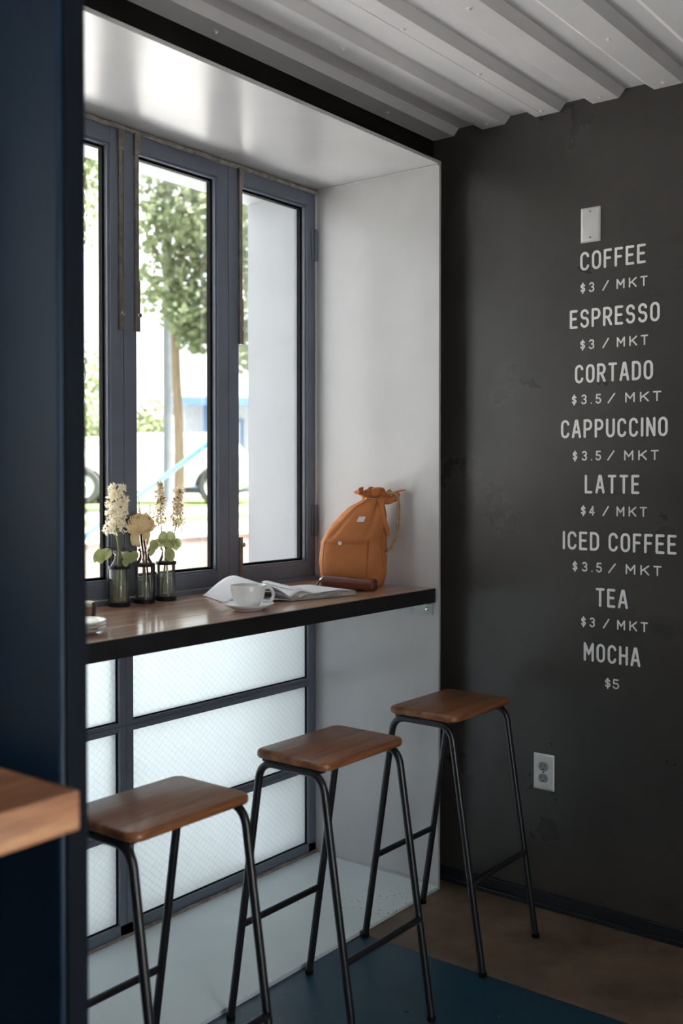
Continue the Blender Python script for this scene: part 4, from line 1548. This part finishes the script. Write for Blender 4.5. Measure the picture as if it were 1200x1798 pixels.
# white car parked across the street, side on
CARZ = GZ
ccen = far(276, 21.5, CARZ)
car = thing('parked_car', 'white parked car seen side on through the window', 'car', ccen, YAW)
WB = 1.31
body = [(-2.05, .42), (-2.08, .62), (-2.0, .80), (-1.55, .90), (-1.05, .94), (1.65, .95), (2.0, .92), (2.08, .70), (2.05, .42), (1.78, .30)]
arch = []
for cx in (WB, -WB):
    arch += [(cx + .42 * math.cos(math.radians(a)), .33 + .42 * math.sin(math.radians(a))) for a in range(-4, 186, 12)]
poly = body + [(WB + .42, .30)] + arch[:16] + [(0, .26)] + arch[16:] + [(-1.76, .30)]
MB().prism(poly, -.86, .86, 'y').build('car_body', M['car_white'], car, True, bevel=.05, angle=35)
cab = [(-1.08, .93), (-.52, 1.36), (-.20, 1.42), (1.20, 1.43), (1.52, 1.36), (1.90, .93)]
mb = MB()
n = len(cab)
vs = [(x, s * (.82 if z < 1 else .66), z) for s in (-1, 1) for x, z in cab]
mb.add(vs, [tuple(range(n)), tuple(range(2 * n - 1, n - 1, -1))] + [(i, (i + 1) % n, n + (i + 1) % n, n + i) for i in range(n)])
mb.build('cabin', M['car_white'], car, True, bevel=.04, angle=35)


def side_win(xa0, xa1, xb0, xb1, s):
    z0_, z1_ = .99, 1.32
    y0_ = s * (.82 - .16 * (z0_ - .93) / .43 + .012)
    y1_ = s * (.82 - .16 * (z1_ - .93) / .43 + .012)
    m_ = MB().add([(xa0, y0_, z0_), (xa1, y0_, z0_), (xb1, y1_, z1_), (xb0, y1_, z1_)], [(0, 1, 2, 3)])
    return m_.build('side_window', M['car_glass'], car, solid=.01)


for s in (-1, 1):
    side_win(-.86, -.05, -.46, -.05, s)
    side_win(.05, .90, .05, .90, s)
    side_win(1.0, 1.72, 1.0, 1.46, s)
MB().add([(-1.10, -.70, .96), (-1.10, .70, .96), (-.58, .58, 1.34), (-.58, -.58, 1.34)], [(0, 1, 2, 3)]).build('windscreen', M['car_glass'], car, solid=.012)
mbox(-1.75, 1.75, -.80, .80, .22, .31).build('underbody', M['dark_trim'], car)
for sx in (-WB, WB):
    for sy in (-1, 1):
        wh = MB().lathe([(.22, -.10), (.33, -.10), (.36, -.06), (.36, .06), (.33, .10), (.22, .10), (.22, -.10)], 32).build('wheel', M['tyre'], car, True, loc=(sx, sy * .78, .36), angle=40)
        wh.rotation_euler = (PI / 2, 0, 0)
        mb = MB().lathe([(0, .085), (.05, .085), (.06, .075), (.20, .065), (.222, .09), (.222, -.09), (0, -.085)], 28)
        mb.build('rim', M['rim'], wh, True, angle=40)

# low white building with blue trim
bo = far(322, 34, GZ)
bd = thing('white_building', 'low white building with blue eaves and posts', 'building', bo, YAW + math.radians(10))
mbox(0, 11, 0, 6, 0, 2.9).build('wall', M['siding'], bd)
rf = MB().prism([(-.6, 2.85), (11.5, 2.85), (11.5, 3.05), (5.5, 4.3), (-.6, 3.05)], -.7, 6.5, 'y').build('roof', M['siding'], bd)
mbox(-.62, 11.5, -.76, -.70, 2.80, 3.06).build('eave_board', M['blue_trim'], bd)
for x in (.62, 2.6, 4.8, 7):
    mbox(x, x + .14, -.5, -.38, 0, 2.84).build('post', M['blue_trim'], bd)
for x in (.95, 3.1, 5.4):
    w_ = mbox(x, x + 1.0, -.06, -.005, .95, 2.4).build('window', M['blue_trim'], bd)
    mbox(x + .1, x + .9, -.07, -.055, 1.05, 2.3).build('pane', M['car_glass'], w_)
mbox(0, 11, -.04, -.005, .0, .85).build('skirting', M['blue_trim'], bd)

# chain link fence beyond the car on the left
fe = thing('chain_link_fence', 'grey chain link fence behind the parked car', 'fence', far(20, 26, GZ), YAW)
FW, FH = 3.1, 1.5
for x in (0, 1.55, FW):
    MB().tube([(x, 0, 0), (x, 0, FH + .05)], .028, 8).build('post', M['fence'], fe, True)
MB().tube([(0, 0, FH), (FW, 0, FH)], .022, 8).build('top_rail', M['fence'], fe, True)
mb = MB()
stp = .075
i = -int(FH / stp)
while i * stp < FW:
    for sg in (1, -1):
        x0_ = i * stp
        xa, za, xb, zb = (x0_, 0, x0_ + FH, FH) if sg > 0 else (x0_, FH, x0_ + FH, 0)
        t0_ = max(0, (0 - xa) / (xb - xa))
        t1_ = min(1, (FW - xa) / (xb - xa))
        if t1_ > t0_:
            q0 = (xa + (xb - xa) * t0_, .01 * sg, za + (zb - za) * t0_)
            q1 = (xa + (xb - xa) * t1_, .01 * sg, za + (zb - za) * t1_)
            mb.tube([q0, q1], .004, 4)
    i += 1
mb.build('wire_mesh', M['fence'], fe)['kind'] = 'stuff'
